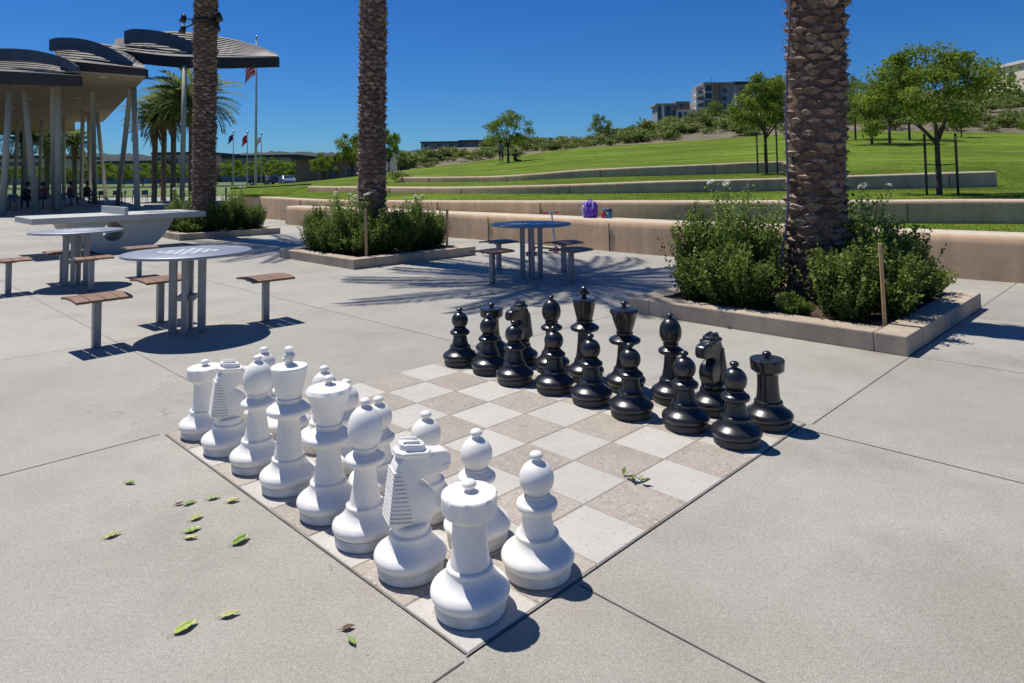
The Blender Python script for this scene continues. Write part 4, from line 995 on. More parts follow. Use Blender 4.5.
def staked(px, base_y, D, me, label, sx):
    b = at(px, base_y, D); r = put_tree(me, b, .4, 1, label, 'young trees tied between stakes')
    for k in sx:
        mb = MB(); mb.tube([(k, -.1, -.2), (k, -.1, 1.25)], .025, 8); mb.build('tree_stake', M['bark'], r)
    mb = MB(); mb.tube([(sx[0], -.1, .62), (0, -.06, .60), (sx[1], -.1, .62)], .010, 6); mb.build('tie', M['darkmetal'], r)
    r.rotation_euler.z = 0
T_R = tree_meshes(101, 3.15, 1.26, 1.28, .074, 52, 270, 'treeleaf', .052, .6)
T_L = tree_meshes(102, 3.05, 1.0, 1.25, .078, 44, 250, 'treeleaf', .05, .75)
staked(939.5, 194.4, 14.0, T_R, 'young spreading tree tied between two stakes on the lawn at the right', (-.32, .32))
staked(766.5, 173.5, 20.6, T_L, 'young tree tied between two stakes left of the nearest palm', (-.30, .30))
T_M = [tree_meshes(110 + k, 5.3, 2.3, 1.7, .17, 40, 150, 'treeleaf', .10, .62) for k in range(3)]
T_B = [tree_meshes(120 + k, 5.2, 2.5, 1.2, .28, 34, 110, 'brightleaf', .12, .62) for k in range(2)]
p = lawn_pt(508, 61); put_tree(T_M[0], p, .3, (1.0, 1.0, .90), 'round crowned tree alone on the big lawn above two people', 'trees on the lawn edge')
for (px, D, k, sc, rz, lab) in [(856, 53, 1, (.7, .7, 1.0), 1, 'tree just right of the nearest palm on the upper lawn'), (910, 51, 1, (.8, .8, 1.12), 4, 'tall tree at the top of the clump behind the staked tree'), (872, 46, 2, .85, 2, 'tree in the clump at the upper lawn, over the dark shadow'), (890, 47, 0, .9, 3, 'second tree in the clump over the dark lawn shadow'), 
                                (962, 54, 2, .45, 5, 'tree right of the staked tree below the beige building'), (1034, 50, 1, .34, 2.6, 'tree at the right edge of the photo')]:
    put_tree(T_M[k], lawn_pt(px, D), rz, sc, lab, 'trees on the lawn edge')
for (px, y, D, k, sc, rz, lab) in [(715, 121, 100, 0, (.55, .55, .6), 2.2, 'small round tree before the beige apartment block'), (690, 126, 104, 1, (.45, .45, .4), 1.2, 'low tree below the brown topped hillside house'), (668, 128, 104, 2, (.4, .4, .35), 1.9, 'low tree below the grey hillside house'), (600, 146, 100, 1, (.72, .72, .95), 1, 'thin tree alone on the skyline left of the hillside houses'), (776, 134.5, 60, 1, (.6, .6, 1.05), 3, 'tall tree directly behind the staked tree left of the nearest palm')]:
    put_tree(T_M[k], at(px, y, D), rz, sc, lab, 'trees on the lawn edge')
# row of bright trees along the street and before the low buildings
row = [(-18, 4.0), (8, 4.6), (30, 4.2), (49, 4.4), (68, 3.8), (88, 4.6), (106, 4.5), (124, 4.0), (143, 4.3), (160, 4.4), (178, 4.2), (201, 4.0), (232, 4.6), (252, 4.2), (268, 5.2), (281, 4.4), (296, 4.6)]
for i, (px, hh) in enumerate(row):
    D = 112 + (i * 7) % 9; p = Vector((sl(px) * D, D, gz(D)))
    put_tree(T_B[i % 2], p, i * 1.7, (hh / 5.2 * .95, hh / 5.2 * .95, hh / 5.2), 'bright green round tree in the row along the far street', 'row of bright street trees')
for (px, yb, D, k, sc, lab) in [(352, 178, 74, 0, (.75, .75, 1.0), 'bright tree just left of the middle palm trunk'), (389, 172, 78, 1, (.62, .62, 1.0), 'bright tree just right of the middle palm trunk'), (322, 181, 72, 1, (.55, .55, .6), 'low yellow green tree before the brown building')]:
    put_tree(T_B[k], at(px, yb, D), 1.2, sc, lab, 'bright trees before the brown buildings')

# scrub on the slope: individual shrubs
SCR = []
for k in range(4):
    q = random.Random(200 + k); mb = MB()
    for i in range(9):
        c = Vector((q.uniform(-.7, .7), q.uniform(-.7, .7), q.uniform(.25, .75)))
        tone = q.uniform(-.2, .25)
        for j in range(46):
            d = rv(q); mb.leaf(c + Vector((d.x, d.y, d.z * .7)) * .48 * q.random() ** .5, rv(q) + Vector((0, 0, .5)), rv(q), .26 * q.uniform(.6, 1.3), .13, max(0, min(1, .4 + tone + d.z * .3 + q.gauss(0, .15))))
    SCR.append((mb.mesh('shrub', M['scrubleaf'], True), ))
q = random.Random(33); cnt = 0
for i in range(280):
    px = q.uniform(395, 1060); t_ = q.uniform(.02, .95) ** 1.1
    if 395 < px < 445: t_ = q.uniform(.0, .5)
    p = hill_pt(px, t_); s_ = q.uniform(.6, 1.45) * (1.0 if t_ < .3 else 1.2)
    o = link('hillside_shrub', SCR[i % 4][0], None, p + Vector((0, 0, -.1)), q.uniform(0, 6)); o.scale = (s_ * 1.25, s_ * 1.25, s_ * q.uniform(.7, 1.3))
    tag(o, 'dry green shrub among many on the hillside slope above the lawn', 'shrub', 'shrubs on the hillside slope')
# clipped shrub at the end of the top wall
p = at(399, 181, 27.2); o = link('wall_shrub', SCR[1][0], None, p, 1.0); o.scale = (.55, .4, .4); tag(o, 'small dark shrub at the left end of the uppermost wall', 'shrub')

# ------------------------------------------------------------------ buildings
def bldg(name, label, group=None): return root(name, (0, 0, 0), label, 'building', group)
def wallbox(par, pxl, pxr, ytop, ybot, D, dep, m, name='wall', flat=True):
    """a block whose front stands at distance D between two surveyed edges"""
    a, b = at(pxl, ytop, D), at(pxr, ybot, D)
    mb = MB(); mb.box(((a.x + b.x) / 2, D + dep / 2, (a.z + b.z) / 2), (abs(b.x - a.x), dep, abs(a.z - b.z))); return mb.build(name, M[m], par)
def window(par, pxl, pxr, ytop, ybot, D, m='glass', fr='greywall', proud=.06):
    a, b = at(pxl, ytop, D), at(pxr, ybot, D); wd, hh = abs(b.x - a.x), abs(a.z - b.z); cx, cz = (a.x + b.x) / 2, (a.z + b.z) / 2
    mb = MB(); fw = min(.09, wd * .12)
    for sx in (-1, 1): mb.box((cx + sx * (wd / 2 - fw / 2), D - proud / 2, cz), (fw, proud, hh))
    for sz in (-1, 1): mb.box((cx, D - proud / 2, cz + sz * (hh / 2 - fw / 2)), (wd - 2 * fw, proud, fw))
    f = mb.build('window', M[fr], par)
    mb = MB(); mb.box((cx, D - .012, cz), (wd - 2 * fw, .02, hh - 2 * fw)); mb.build('pane', M[m], f); return f
D = 114
b = bldg('hillside_house', 'low grey and white modern house at the left end of the hillside buildings')
wallbox(b, 657, 676, 105, 126, D, 4, 'greywall'); wallbox(b, 655.5, 678, 103.5, 105, D - .7, 5.5, 'greywall', 'roof'); wallbox(b, 662, 664.6, 105, 126, D - .5, .5, 'whitewall', 'pier'); window(b, 657.4, 661.8, 106, 125, D); window(b, 665, 671.2, 106, 125, D); window(b, 671.6, 675.5, 110, 120, D)
b = bldg('hillside_house', 'brown topped house with white walls between the grey house and the apartments')
wallbox(b, 676.3, 696, 109, 127, D, 9, 'whitewall'); wallbox(b, 675.5, 690, 101.5, 108.8, D - .4, 4, 'brownwall', 'upper_storey'); window(b, 678, 682, 112, 121, D); window(b, 684, 687.5, 112, 124, D); window(b, 690, 694, 113, 120, D); window(b, 679, 684, 103, 107.5, D - .4)
b = bldg('apartment_building', 'tall beige apartment block with stacked balconies on the hill')
wallbox(b, 696, 704, 87.5, 118, D, 3, 'greywall', 'balcony_tower')
for i in range(4):
    y = 90.5 + i * 6.6; window(b, 697.5, 702.5, y, y + 4.6, D)
    f = wallbox(b, 696, 703.6, y + 3, y + 5.4, D - 1.3, 1.25, 'whitewall', 'balcony')
wallbox(b, 704.1, 720, 83.5, 118, D - .6, 4, 'beige', 'wall'); wallbox(b, 703.4, 735, 82.3, 83.5, D - 1.2, 6, 'greywall', 'roof')
for i in range(4): window(b, 704.8, 712.2, 85 + i * 7.6, 91.4 + i * 7.6, D - .6)
wallbox(b, 712.8, 719.6, 83.6, 118, D - .66, .05, 'brownwall', 'cladding')
wallbox(b, 720.1, 735, 84, 118, D, 4, 'greywall', 'side_wall')
for i in range(3): window(b, 722, 727, 88 + i * 8, 93 + i * 8, D)
mb = MB(); p = at(711, 82, D); mb.tube([p, p + Vector((0, 0, .9))], .05, 6); mb.build('antenna', M['darkmetal'], b)
b = bldg('apartment_building', 'blue grey roofed apartment block on the hill behind the staked tree')
wallbox(b, 736, 798, 83, 116, D + 6, 12, 'greywall'); wallbox(b, 734, 800, 81.5, 83, D + 5.2, 14, 'darkroof', 'roof')
for i in range(6):
    for j in range(3): window(b, 739 + i * 10, 744 + i * 10, 87 + j * 9, 93 + j * 9, D + 6)
b = bldg('hillside_building', 'plain beige building with one small window at the top right')
wallbox(b, 1040, 1160, 57, 100, 100, 11.5, 'cream'); wallbox(b, 1039.5, 1161, 56, 57.2, 99.6, 12.2, 'whitewall', 'roof')
xl = at(1040, 60, 100).x; p0, p1 = at(1007, 72, 105.9), at(1012, 81, 105.9); zc = (p0.z + p1.z) / 2
mb = MB(); mb.box((xl - .03, 105.9, zc), (.06, 1.25, p0.z - p1.z + .2)); f = mb.build('window', M['greywall'], b)
mb = MB(); mb.box((xl - .07, 105.9, zc), (.03, 1.05, p0.z - p1.z)); mb.build('pane', M['glass'], f)

# low dark buildings on the plateau
for (a_, b_, y0, y1, D_, lab) in [(421, 459, 142.5, 148.5, 122, 'low dark flat roofed building on the bank, left of its twin'), (459.5, 492, 141, 148.5, 122.5, 'low dark flat roofed building behind the lawn tree, left side'), (519, 552, 139, 147.5, 126, 'low grey building right of the lawn tree on the skyline')]:
    b = bldg('low_building', lab); wallbox(b, a_, b_, y0, y1, D_, 10, 'greywall'); wallbox(b, a_ - 1, b_ + 1, y0 - .9, y0, D_ - .6, 11, 'darkroof', 'roof')
    for k in range(3): x = a_ + 3 + k * (b_ - a_) / 3; window(b, x, x + 5, y0 + 1.5, y0 + 4, D_)
# brown buildings behind the left lawn
b = bldg('brown_building', 'long low brown building with dark overhanging roof left of the middle palm')
wallbox(b, 296, 362, 158.5, 184, 96, 14, 'tanwall'); wallbox(b, 291, 366, 156.5, 158.5, 94.5, 17, 'darkroof', 'roof'); wallbox(b, 317, 323, 160, 184, 95.4, .5, 'brownwall', 'pier'); window(b, 346, 356, 168, 177, 96); window(b, 330, 337, 167, 184, 96, fr='darkroof')
b = bldg('brown_building', 'low brown building with flat dark roof right of the middle palm')
wallbox(b, 397, 441, 159, 172, 88, 12, 'tanwall'); wallbox(b, 396, 442, 156.6, 159, 87.2, 14, 'darkroof', 'roof'); wallbox(b, 400, 440, 166.5, 171, 87.96, .03, 'darkroof', 'shutter_band')
# large commercial buildings far left
for (a_, b_, y0, y1, D_, m_, lab) in [(-30, 52, 158, 186, 190, 'beige', 'long beige commercial building behind the pavilion columns at the far left'), (88, 150, 163, 186, 170, 'greywall', 'grey commercial building behind the pavilion at the left'), (152, 206, 154, 186, 180, 'beige', 'pale commercial building behind the group of palms'), (222, 296, 157, 186, 185, 'greywall', 'grey blue commercial building behind the flagpoles')]:
    b = bldg('commercial_building', lab); wallbox(b, a_, b_, y0, y1, D_, 20, m_); wallbox(b, a_ - 1, b_ + 1, y0 - 1.6, y0, D_ - 1, 22, 'darkroof', 'roof')
    n = int((b_ - a_) / 9)
    for k in range(n): x = a_ + 2 + k * 9; window(b, x, x + 6, y0 + 4, y0 + 9, D_); window(b, x, x + 6, y0 + 13, y0 + 18, D_)

# ------------------------------------------------------------------ pavilion
r = root('pavilion', (0, 0, 0), 'open pavilion with tan soffit, slanted pale columns and stepped curved dark canopies', 'pavilion')
zs = 6.45
poly = [gnd(146, 77.3, zs), gnd(103, 122, zs), gnd(75, 122, zs), gnd(75, 131, zs), Vector((-62, 74, zs)), Vector((-62, 28.5, zs)), gnd(-60, 73, zs), gnd(80, 72.5, zs)]
mb = MB(); mb.prism([(p.x, p.y) for p in poly], zs, zs + .06); mb.build('roof_slab', M['soffit'], r)
for (px, y) in ((103, 77), (78, 98), (30, 99), (64, 122), (98, 104), (42, 118), (22, 122), (12, 108)):
    p = gnd(px, y, zs); mb = MB(); mb.lathe([(.18, 0), (.18, .02)], 16, c=(p.x, p.y, zs - .022)); mb.build('downlight', M['lamp'], r)
def column(bx, by, tx, ty, Db, Dt, rad=.14):
    b_ = at(bx, by, Db); b_.z = 0; t_ = at(tx, ty, Dt); t_.z = min(t_.z, zs + .03) if bx < 180 else t_.z; mb = MB(); mb.tube([b_, t_], [rad, rad * .92], 14); mb.build('column', M['column'], r)
for cdef in [(2.4, 215, 10, 84, 30.6, 31.5), (36.5, 212, 24, 89, 32.5, 32), (58, 212, 58, 85, 33, 32.5), (54, 208, 53, 86, 36, 33), (117.5, 204, 131, 78, 42, 36), (137.4, 210, 134, 77, 34.4, 36),
             (95, 200, 93, 76, 46, 37), (81, 197, 83, 104, 55, 47), (90, 197, 89, 103, 58, 48), (106, 197, 97, 103, 58, 48), (64, 197, 64, 114, 58, 52), (39, 197, 42, 118, 58, 54), (27, 200, 24, 112, 50, 48), (14, 199, 18, 121, 55, 52), (182, 205, 184.5, 66, 38, 38)]:
    column(*cdef)
def canopy(arch, front, far, D, nsl=9):
    c = None
    def strip(pts, D0, D1, th, m, name):
        mb = MB(); n = len(pts)
        for i, (px, y0, y1) in enumerate(pts):
            Dd = D0 + (D1 - D0) * i / (n - 1); a, b_ = at(px, y0, Dd), at(px, y1, Dd)
            mb.v += [tuple(a), tuple(b_), tuple(b_ + Vector((0, th, 0))), tuple(a + Vector((0, th, 0)))]
        for i in range(n - 1):
            for e in range(4): a = i * 4 + e; b2_ = i * 4 + (e + 1) % 4; mb.face((a, b2_, b2_ + 4, a + 4), 0, False)
        mb.face((0, 3, 2, 1)); mb.face([(n - 1) * 4 + e for e in range(4)])
        o = mb.build(name, m, r)
        bm = bmesh.new(); bm.from_mesh(o.data); bmesh.ops.recalc_face_normals(bm, faces=bm.faces); bm.to_mesh(o.data); bm.free(); return o
    def sp(l): return [tuple(v) for v in spline([(p[0], p[1], p[2]) for p in l], 5)]
    A_ = sp(arch); F_ = sp(front)
    strip(A_, D + 1.5, D + .6, .25, M['roofzinc'], 'arched_fascia'); strip(F_, D, D, .25, M['roofdark'], 'front_fascia')
    # louvre slats running the length of the canopy, drawing together at its tip
    fa = spline([(p[0], p[1], 0) for p in far], 8)
    for k in range(1, nsl):
        t_ = k / nsl; mb = MB(); pts = []
        for g in range(13):
            u_ = g / 12; i = min(len(F_) - 1, int(u_ * (len(F_) - 1))); j = min(len(fa) - 1, int(u_ * (len(fa) - 1)))
            pts.append(at(F_[i][0], F_[i][1] + .4, D + .1).lerp(at(fa[j].x, fa[j].y, D + 7), t_) + Vector((0, 0, .06)))
        mb.tube(pts, .05, 4, smooth=False); mb.build('slat', M['slat'], r)
    # thin metal deck under the slats
    mb = MB(); n = 24
    for k in range(n):
        t_ = k / (n - 1); i = int(t_ * (len(F_) - 1)); j = int(t_ * (len(fa) - 1)); a = at(F_[i][0], F_[i][1] + 1.2, D + .15); b_ = at(fa[j].x, fa[j].y + 1, D + 7.1); mb.v += [tuple(a), tuple(b_), tuple(b_ + Vector((0, 0, .08))), tuple(a + Vector((0, 0, .08)))]
    for k in range(n - 1):
        for e in range(4): a = k * 4 + e; b2_ = k * 4 + (e + 1) % 4; mb.face((a, b2_, b2_ + 4, a + 4))
    mb.build('deck', M['roofdark'], r)
canopy([(-60, 60, 72), (-30, 51.5, 64), (0, 48.5, 60), (28, 49.5, 61), (50, 53.5, 64), (66, 59, 69), (76, 66, 75)], [(-70, 69, 82), (0, 71.5, 83.5), (40, 73.5, 84.7), (79, 76, 86)], [(-60, 58), (0, 55), (60, 60), (78, 73)], 30.2)
canopy([(49, 39.5, 50.5), (58, 37.6, 49), (75, 38, 50), (92, 41, 54), (108, 47, 60), (120, 54, 66), (130, 61, 71)], [(60, 60, 68.5), (71, 61.5, 69.8), (110, 65.5, 74), (145.5, 69, 78)], [(52, 46), (90, 43), (128, 49), (143, 66)], 32.6)
canopy([(124, 31, 43.5), (134, 28.8, 42), (152, 30, 43), (170, 33.5, 47), (188, 40, 53), (200, 46, 57), (214, 52, 60)], [(112, 49, 60), (165, 55.5, 66), (205, 57, 68), (245, 57.5, 67.5), (278, 57, 66.5)], [(116, 40), (165, 31.5), (205, 34.5), (236, 40), (262, 48), (277, 55.5)], 38, 11)

# ------------------------------------------------------------------ people
def person(loc, rz, pose, top, bottom, label, sc=1.0, hold=None):
    r = root('person', loc, label, 'person', None, rz)
    if pose == 'stand':
        J = {'pel': (0, 0, .95), 'ch': (0, .01, 1.28), 'nk': (0, 0, 1.48), 'hd': (0, -.02, 1.56), 'ht': (0, -.02, 1.72), 'sl': (.17, 0, 1.42), 'el': (.23, .02, 1.14), 'wl': (.20, -.14, .94), 'fl': (.19, -.19, .88), 'sr': (-.17, 0, 1.42), 'er': (-.23, .02, 1.14), 'wr': (-.20, -.14, .94), 'fr': (-.19, -.19, .88),
             'hl': (.10, 0, .90), 'kl': (.11, -.03, .50), 'al': (.12, .03, .08), 'tl': (.13, -.13, .04), 'hr': (-.10, 0, .90), 'kr': (-.11, -.02, .50), 'ar': (-.12, .03, .08), 'tr': (-.13, -.13, .04)}
    else:
        J = {'pel': (0, 0, .50), 'ch': (0, -.03, .82), 'nk': (0, -.06, 1.03), 'hd': (0, -.10, 1.11), 'ht': (0, -.12, 1.27), 'sl': (.17, -.05, .97), 'el': (.22, -.16, .74), 'wl': (.14, -.36, .74), 'fl': (.11, -.43, .74), 'sr': (-.17, -.05, .97), 'er': (-.22, -.16, .74), 'wr': (-.14, -.36, .74), 'fr': (-.11, -.43, .74),
             'hl': (.10, -.02, .48), 'kl': (.13, -.44, .50), 'al': (.13, -.42, .08), 'tl': (.13, -.56, .04), 'hr': (-.10, -.02, .48), 'kr': (-.13, -.44, .50), 'ar': (-.13, -.42, .08), 'tr': (-.13, -.56, .04)}
    rad = {'pel': .14, 'ch': .15, 'nk': .055, 'hd': .085, 'ht': .08, 'sl': .065, 'el': .045, 'wl': .035, 'fl': .035, 'hl': .09, 'kl': .06, 'al': .045, 'tl': .04}
    E_ = [('pel', 'ch'), ('ch', 'nk'), ('nk', 'hd'), ('hd', 'ht')] + [(a + s_, b_ + s_) for s_ in 'lr' for a, b_ in (('s', 'e'), ('e', 'w'), ('w', 'f'), ('h', 'k'), ('k', 'a'), ('a', 't'))] + [('ch', 'sl'), ('ch', 'sr'), ('pel', 'hl'), ('pel', 'hr')]
    ks = list(J); me = bpy.data.meshes.new('body'); me.from_pydata([J[k] for k in ks], [(ks.index(a), ks.index(b_)) for a, b_ in E_], [])
    o = link('body', me, r); me.skin_vertices if hasattr(me, 'skin_vertices') else None
    md = o.modifiers.new('skin', 'SKIN'); 
    for i, k in enumerate(ks):
        q_ = rad.get(k, rad.get(k[:-1] + 'l', .05)); me.skin_vertices[0].data[i].radius = (q_, q_)
    me.skin_vertices[0].data[0].use_root = True
    o.modifiers.new('sub', 'SUBSURF').levels = 1; o.modifiers['sub'].render_levels = 1
    dg = bpy.context.evaluated_depsgraph_get(); ev = o.evaluated_get(dg); nm = bpy.data.meshes.new_from_object(ev); o.modifiers.clear(); o.data = nm
    nm.materials.clear()
    for m_ in (M['skin'], M[top], M[bottom]): nm.materials.append(m_)
    hip = J['pel'][2] + .02; nk = J['nk'][2] - .03
    for p_ in nm.polygons:
        c_ = p_.center; p_.use_smooth = True
        if pose == 'stand': p_.material_index = 0 if c_.z > nk or (abs(c_.x) > .175 and c_.z < 1.16) else (1 if c_.z > hip - .05 or abs(c_.x) > .18 else 2)
        else: p_.material_index = 0 if c_.z > nk or (c_.y < -.2 and c_.z > .62) else (1 if c_.z > hip + .1 else 2)
    mb = MB(); h_ = J['ht']; mb.lathe([(.098, -.10), (.105, -.03), (.095, .04), (.06, .085), (.01, .10)], 16, c=(h_[0], h_[1] + .025, h_[2] - .01)); mb.build('hair', M['hair'], r)
    r.scale = (sc,) * 3; return r
p = lawn_pt(501, 60); person((p.x, p.y, p.z), PI + .4, 'stand', 'cloth_grey', 'cloth_dark', 'person in grey top standing under the lone lawn tree', 1.1)
p = lawn_pt(515, 60); person((p.x, p.y, p.z - .35), .9, 'sit', 'cloth_dark', 'cloth_dark', 'person in dark clothes sitting on the lawn under the lone tree', 1.15)
for (px, D, rz, top, lab) in [(28, 38, .4, 'cloth_dark', 'dark clothed person at a pavilion table, left of the maroon clad person'), (45, 40, -.5, 'cloth_red', 'person in maroon sitting at a pavilion table'), (69, 44, 2.2, 'cloth_red', 'person sitting in the deep shade at the pavilion centre'), (86, 46, 3.0, 'cloth_dark', 'dark clothed person sitting at the right pavilion table')]:
    person((sl(px) * D, D, .0), rz, 'sit', top, 'cloth_dark', lab, 1.12)
for (px, D, rz, lab) in [(267, 88, .5, 'person in pale clothes walking by the flagpoles'),]:
    person((sl(px) * D, D, gz(D)), rz, 'stand', 'cloth_pale', 'cloth_grey', lab)

# pavilion tables and chairs
def make_chair(label, loc, rz):
    r = root('cafe_chair', loc, label, 'chair', 'metal chairs under the pavilion', rz)
    mb = MB(); mb.box((0, 0, .44), (.44, .44, .025)); mb.build('seat', M['chair'], r)
    mb = MB(); mb.box((0, .21, .70), (.44, .02, .30), tilt=(R(-8), 0)); mb.build('backrest', M['chair'], r)
    for sx in (-1, 1):
        for sy in (-1, 1): mb = MB(); mb.tube([(sx * .2, sy * .2, 0), (sx * .19, sy * .19, .43)] + ([(sx * .19, .215, .85)] if sy > 0 else []), .014, 6); mb.build('leg', M['chair'], r)
    return r
def make_ctable(label, loc):
    r = root('cafe_table', loc, label, 'table', 'metal tables under the pavilion')
    mb = MB(); mb.lathe([(.45, .72), (.46, .73), (.46, .745), (.02, .745)], 32); mb.build('tabletop', M['chair'], r)
    mb = MB(); mb.tube([(0, 0, 0), (0, 0, .72)], .04, 10); mb.lathe([(.28, 0), (.27, .02), (.05, .04)], 24); mb.build('pedestal', M['chair'], r); return r
ctab = [(20, 37.5, 'pavilion table at the far left'), (52, 39, 'pavilion table between the front columns'), (78, 43, 'pavilion table in the middle shade'), (106, 45, 'pavilion table right of centre'), (128, 47, 'pavilion table at the right end in the sun')]
for i, (px, D, lab) in enumerate(ctab):
    loc = (sl(px) * D, D - .7, 0)
    if i == 0: ct0 = make_ctable(lab, loc)
    else: copy_tree(ct0, loc, 0, lab)
chs = [(12, 36.5), (28, 38), (45, 40), (61, 38.5), (69, 44), (86, 46), (97, 44), (104, 46), (115, 46), (122, 46), (136, 47), (150, 48), (147, 45)]
for i, (px, D) in enumerate(chs):
    loc = (sl(px) * D, D, 0); lab = 'blue grey metal chair at a table under the pavilion'
    if i == 0: ch0 = make_chair(lab, loc, .4)
    else: copy_tree(ch0, loc, i * 1.3, lab)

# ------------------------------------------------------------------ far palms
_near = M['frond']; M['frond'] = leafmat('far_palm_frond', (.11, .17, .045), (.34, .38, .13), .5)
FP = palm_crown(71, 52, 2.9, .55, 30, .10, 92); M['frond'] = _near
def far_palm(px, D, yc, r0, label, sc=1.0, rz=0):
    p = Vector((sl(px) * D, D, 0)); c_ = at(px, yc, D); p.z = gz(D) if D > 60 else 0
    r = root('palm_tree', p, label, 'palm tree', 'group of palms beyond the plaza')
    h_ = c_.z - p.z; mb = MB(); q = random.Random(int(px)); mb.lathe([(r0 * (1.15 if i == 0 else 1) * (1 + .06 * (i % 2)) * (1.45 if i > 40 else 1), h_ * i / 44) for i in range(45)], 12); mb.build('trunk', M['fartrunk'], r)
    mb = MB(); 
    for i in range(26):
        a = i * 2.4; d = Vector((math.cos(a), math.sin(a), -.9 - .6 * (i % 3))); mb.leaf(Vector((0, 0, h_ - .1)), d, Vector((0, 0, 1)), 1.1 + .5 * (i % 3), .16, q.random())
    mb.build('dry_skirt', M['dryfrond'], r, shade=True)
    c2 = link('crown', FP, r); c2.location = (0, 0, h_); c2.scale = (sc,) * 3; c2.rotation_euler.z = rz
for a_ in [(154.5, 48, 122, .175, 'leftmost palm of the group right of the pavilion', .86, .2), (163.5, 50, 113, .175, 'second palm from the left in the group right of the pavilion', .84, 1.0), (173, 48, 108, .175, 'third palm in the group right of the pavilion', .92, 2.0), (191, 46, 106, .175, 'palm at the right of the group, half behind the planted palm', 1.25, 3.2), (74.5, 75, 145, .25, 'small palm seen between the pavilion columns', 1.0, 1.1), (24, 68, 142, .25, 'palm seen behind the pavilion at the far left', 1.1, .3), (47, 72, 141, .25, 'palm in the shade behind the pavilion columns', 1.0, .7)]: far_palm(*a_)

# ------------------------------------------------------------------ flagpoles
def flag(par, pole_x, z, L, H, cols, kind, droop=.5):
    mb = MB(); nx, ny = 14, 13; n = ny + 1
    for i in range(nx + 1):
        t_ = i / nx
        for j in range(ny + 1):
            s_ = j / ny; mb.v.append((-t_ * L * .62 + .03 * math.sin(s_ * 6 + t_ * 5), .14 * math.sin(t_ * 8 + s_ * 2) * (t_ * .9 + .1), z - s_ * H - t_ * t_ * L * droop))
    for i in range(nx):
        for j in range(ny):
            a = i * n + j
            m = (0 if j % 4 < 3 else 1) if kind == 'striped' else 0
            if kind == 'striped' and j < 5 and i < 4: m = 2
            mb.face((a, a + n, a + n + 1, a + 1), m, True)
    o = mb.build('flag', [M[c_] for c_ in cols], par); s_ = o.modifiers.new('thick', 'SOLIDIFY'); s_.thickness = .01
def flagpole(px, D, ytop, rad, label, fz, L, H, cols, kind):
    top = at(px, ytop, D); zb = gz(D); r = root('flagpole', (sl(px) * D, D, zb), label, 'flagpole', 'flagpoles beyond the plaza'); h_ = top.z - zb
    mb = MB(); mb.tube([(0, 0, 0), (0, 0, h_ * .5), (0, 0, h_)], [rad, rad * .8, rad * .45], 12); mb.build('pole', M['polepaint'], r)
    mb = MB(); mb.lathe([(.01, 0), (.12, .06), (.14, .14), (.1, .24), (.01, .28)], 14, c=(0, 0, h_)); mb.build('finial', M['silver'], r)
    flag(r, 0, h_ - fz, L, H, cols, kind)
flagpole(255.5, 70, 38, .15, 'tall flagpole flying a limp red and white striped flag', 2.4, 1.9, 1.5, ['flag_red', 'flag_white', 'flag_blue'], 'striped')
flagpole(233, 78, 133, .07, 'short flagpole with a dark blue flag', .15, 1.0, .7, ['flag_blue'], 'plain')
flagpole(247, 76, 133.5, .07, 'short flagpole with a red flag', .15, 1.0, .9, ['flag_red'], 'plain')
flagpole(261, 78, 135, .07, 'short flagpole with a white flag', .15, .9, .7, ['flag_white'], 'plain')
# slim lamp post behind the planted palm at the left
p = Vector((sl(201.5) * 60, 60, 0)); r = root('lamp_post', p, 'slim dark lamp post left of the far planted palm', 'lamp post'); mb = MB(); mb.tube([(0, 0, 0), (0, 0, 6.4)], [.07, .045], 8); mb.build('pole', M['darkmetal'], r); mb = MB(); mb.lathe([(.03, 6.38), (.32, 6.4), (.34, 6.46), (.06, 6.55)], 16); mb.build('lamp_head', M['darkmetal'], r)
# bollards along the far path
for i, px in enumerate((232, 238.5, 245.5, 251, 226)):
    D = 47 + i % 2; mb = MB(); mb.tube([(0, 0, 0), (0, 0, .9), (0, 0, .94)], [.06, .06, .04], 10); o = mb.build('bollard', M['darkmetal'], loc=(sl(px) * D, D, 0)); tag(o, 'dark slim bollard by the far path left of the lawn', 'bollard', 'bollards by the far path')
# flower clumps beside the path
for (px, y, mt_, lab, sc) in ((247, 194, 'rosepurple', 'low clump of purple flowers beside the far lawn', 1.0), (257, 192.5, 'rosered', 'low clump of red flowers beside the far lawn', .6)):
    q = random.Random(int(px)); mb = MB(); p = at(px, y + 1, 38)
    for i in range(420):
        d = rv(q); mb.leaf(Vector((d.x * .8, d.y * .5, .12 + .14 * abs(d.z))) * sc, rv(q), Vector((0, 0, 1)), .09, .08, q.random())
    r = root('flower_clump', p, lab, 'flowers'); mb.build('blooms', M[mt_], r, shade=True)
    mb = MB()
    for i in range(260):
        d = rv(q); mb.leaf(Vector((d.x * .8, d.y * .5, .06 + .1 * abs(d.z))) * sc, rv(q), rv(q), .1, .05, q.random())
    mb.build('foliage', M['rose'], r, shade=True)

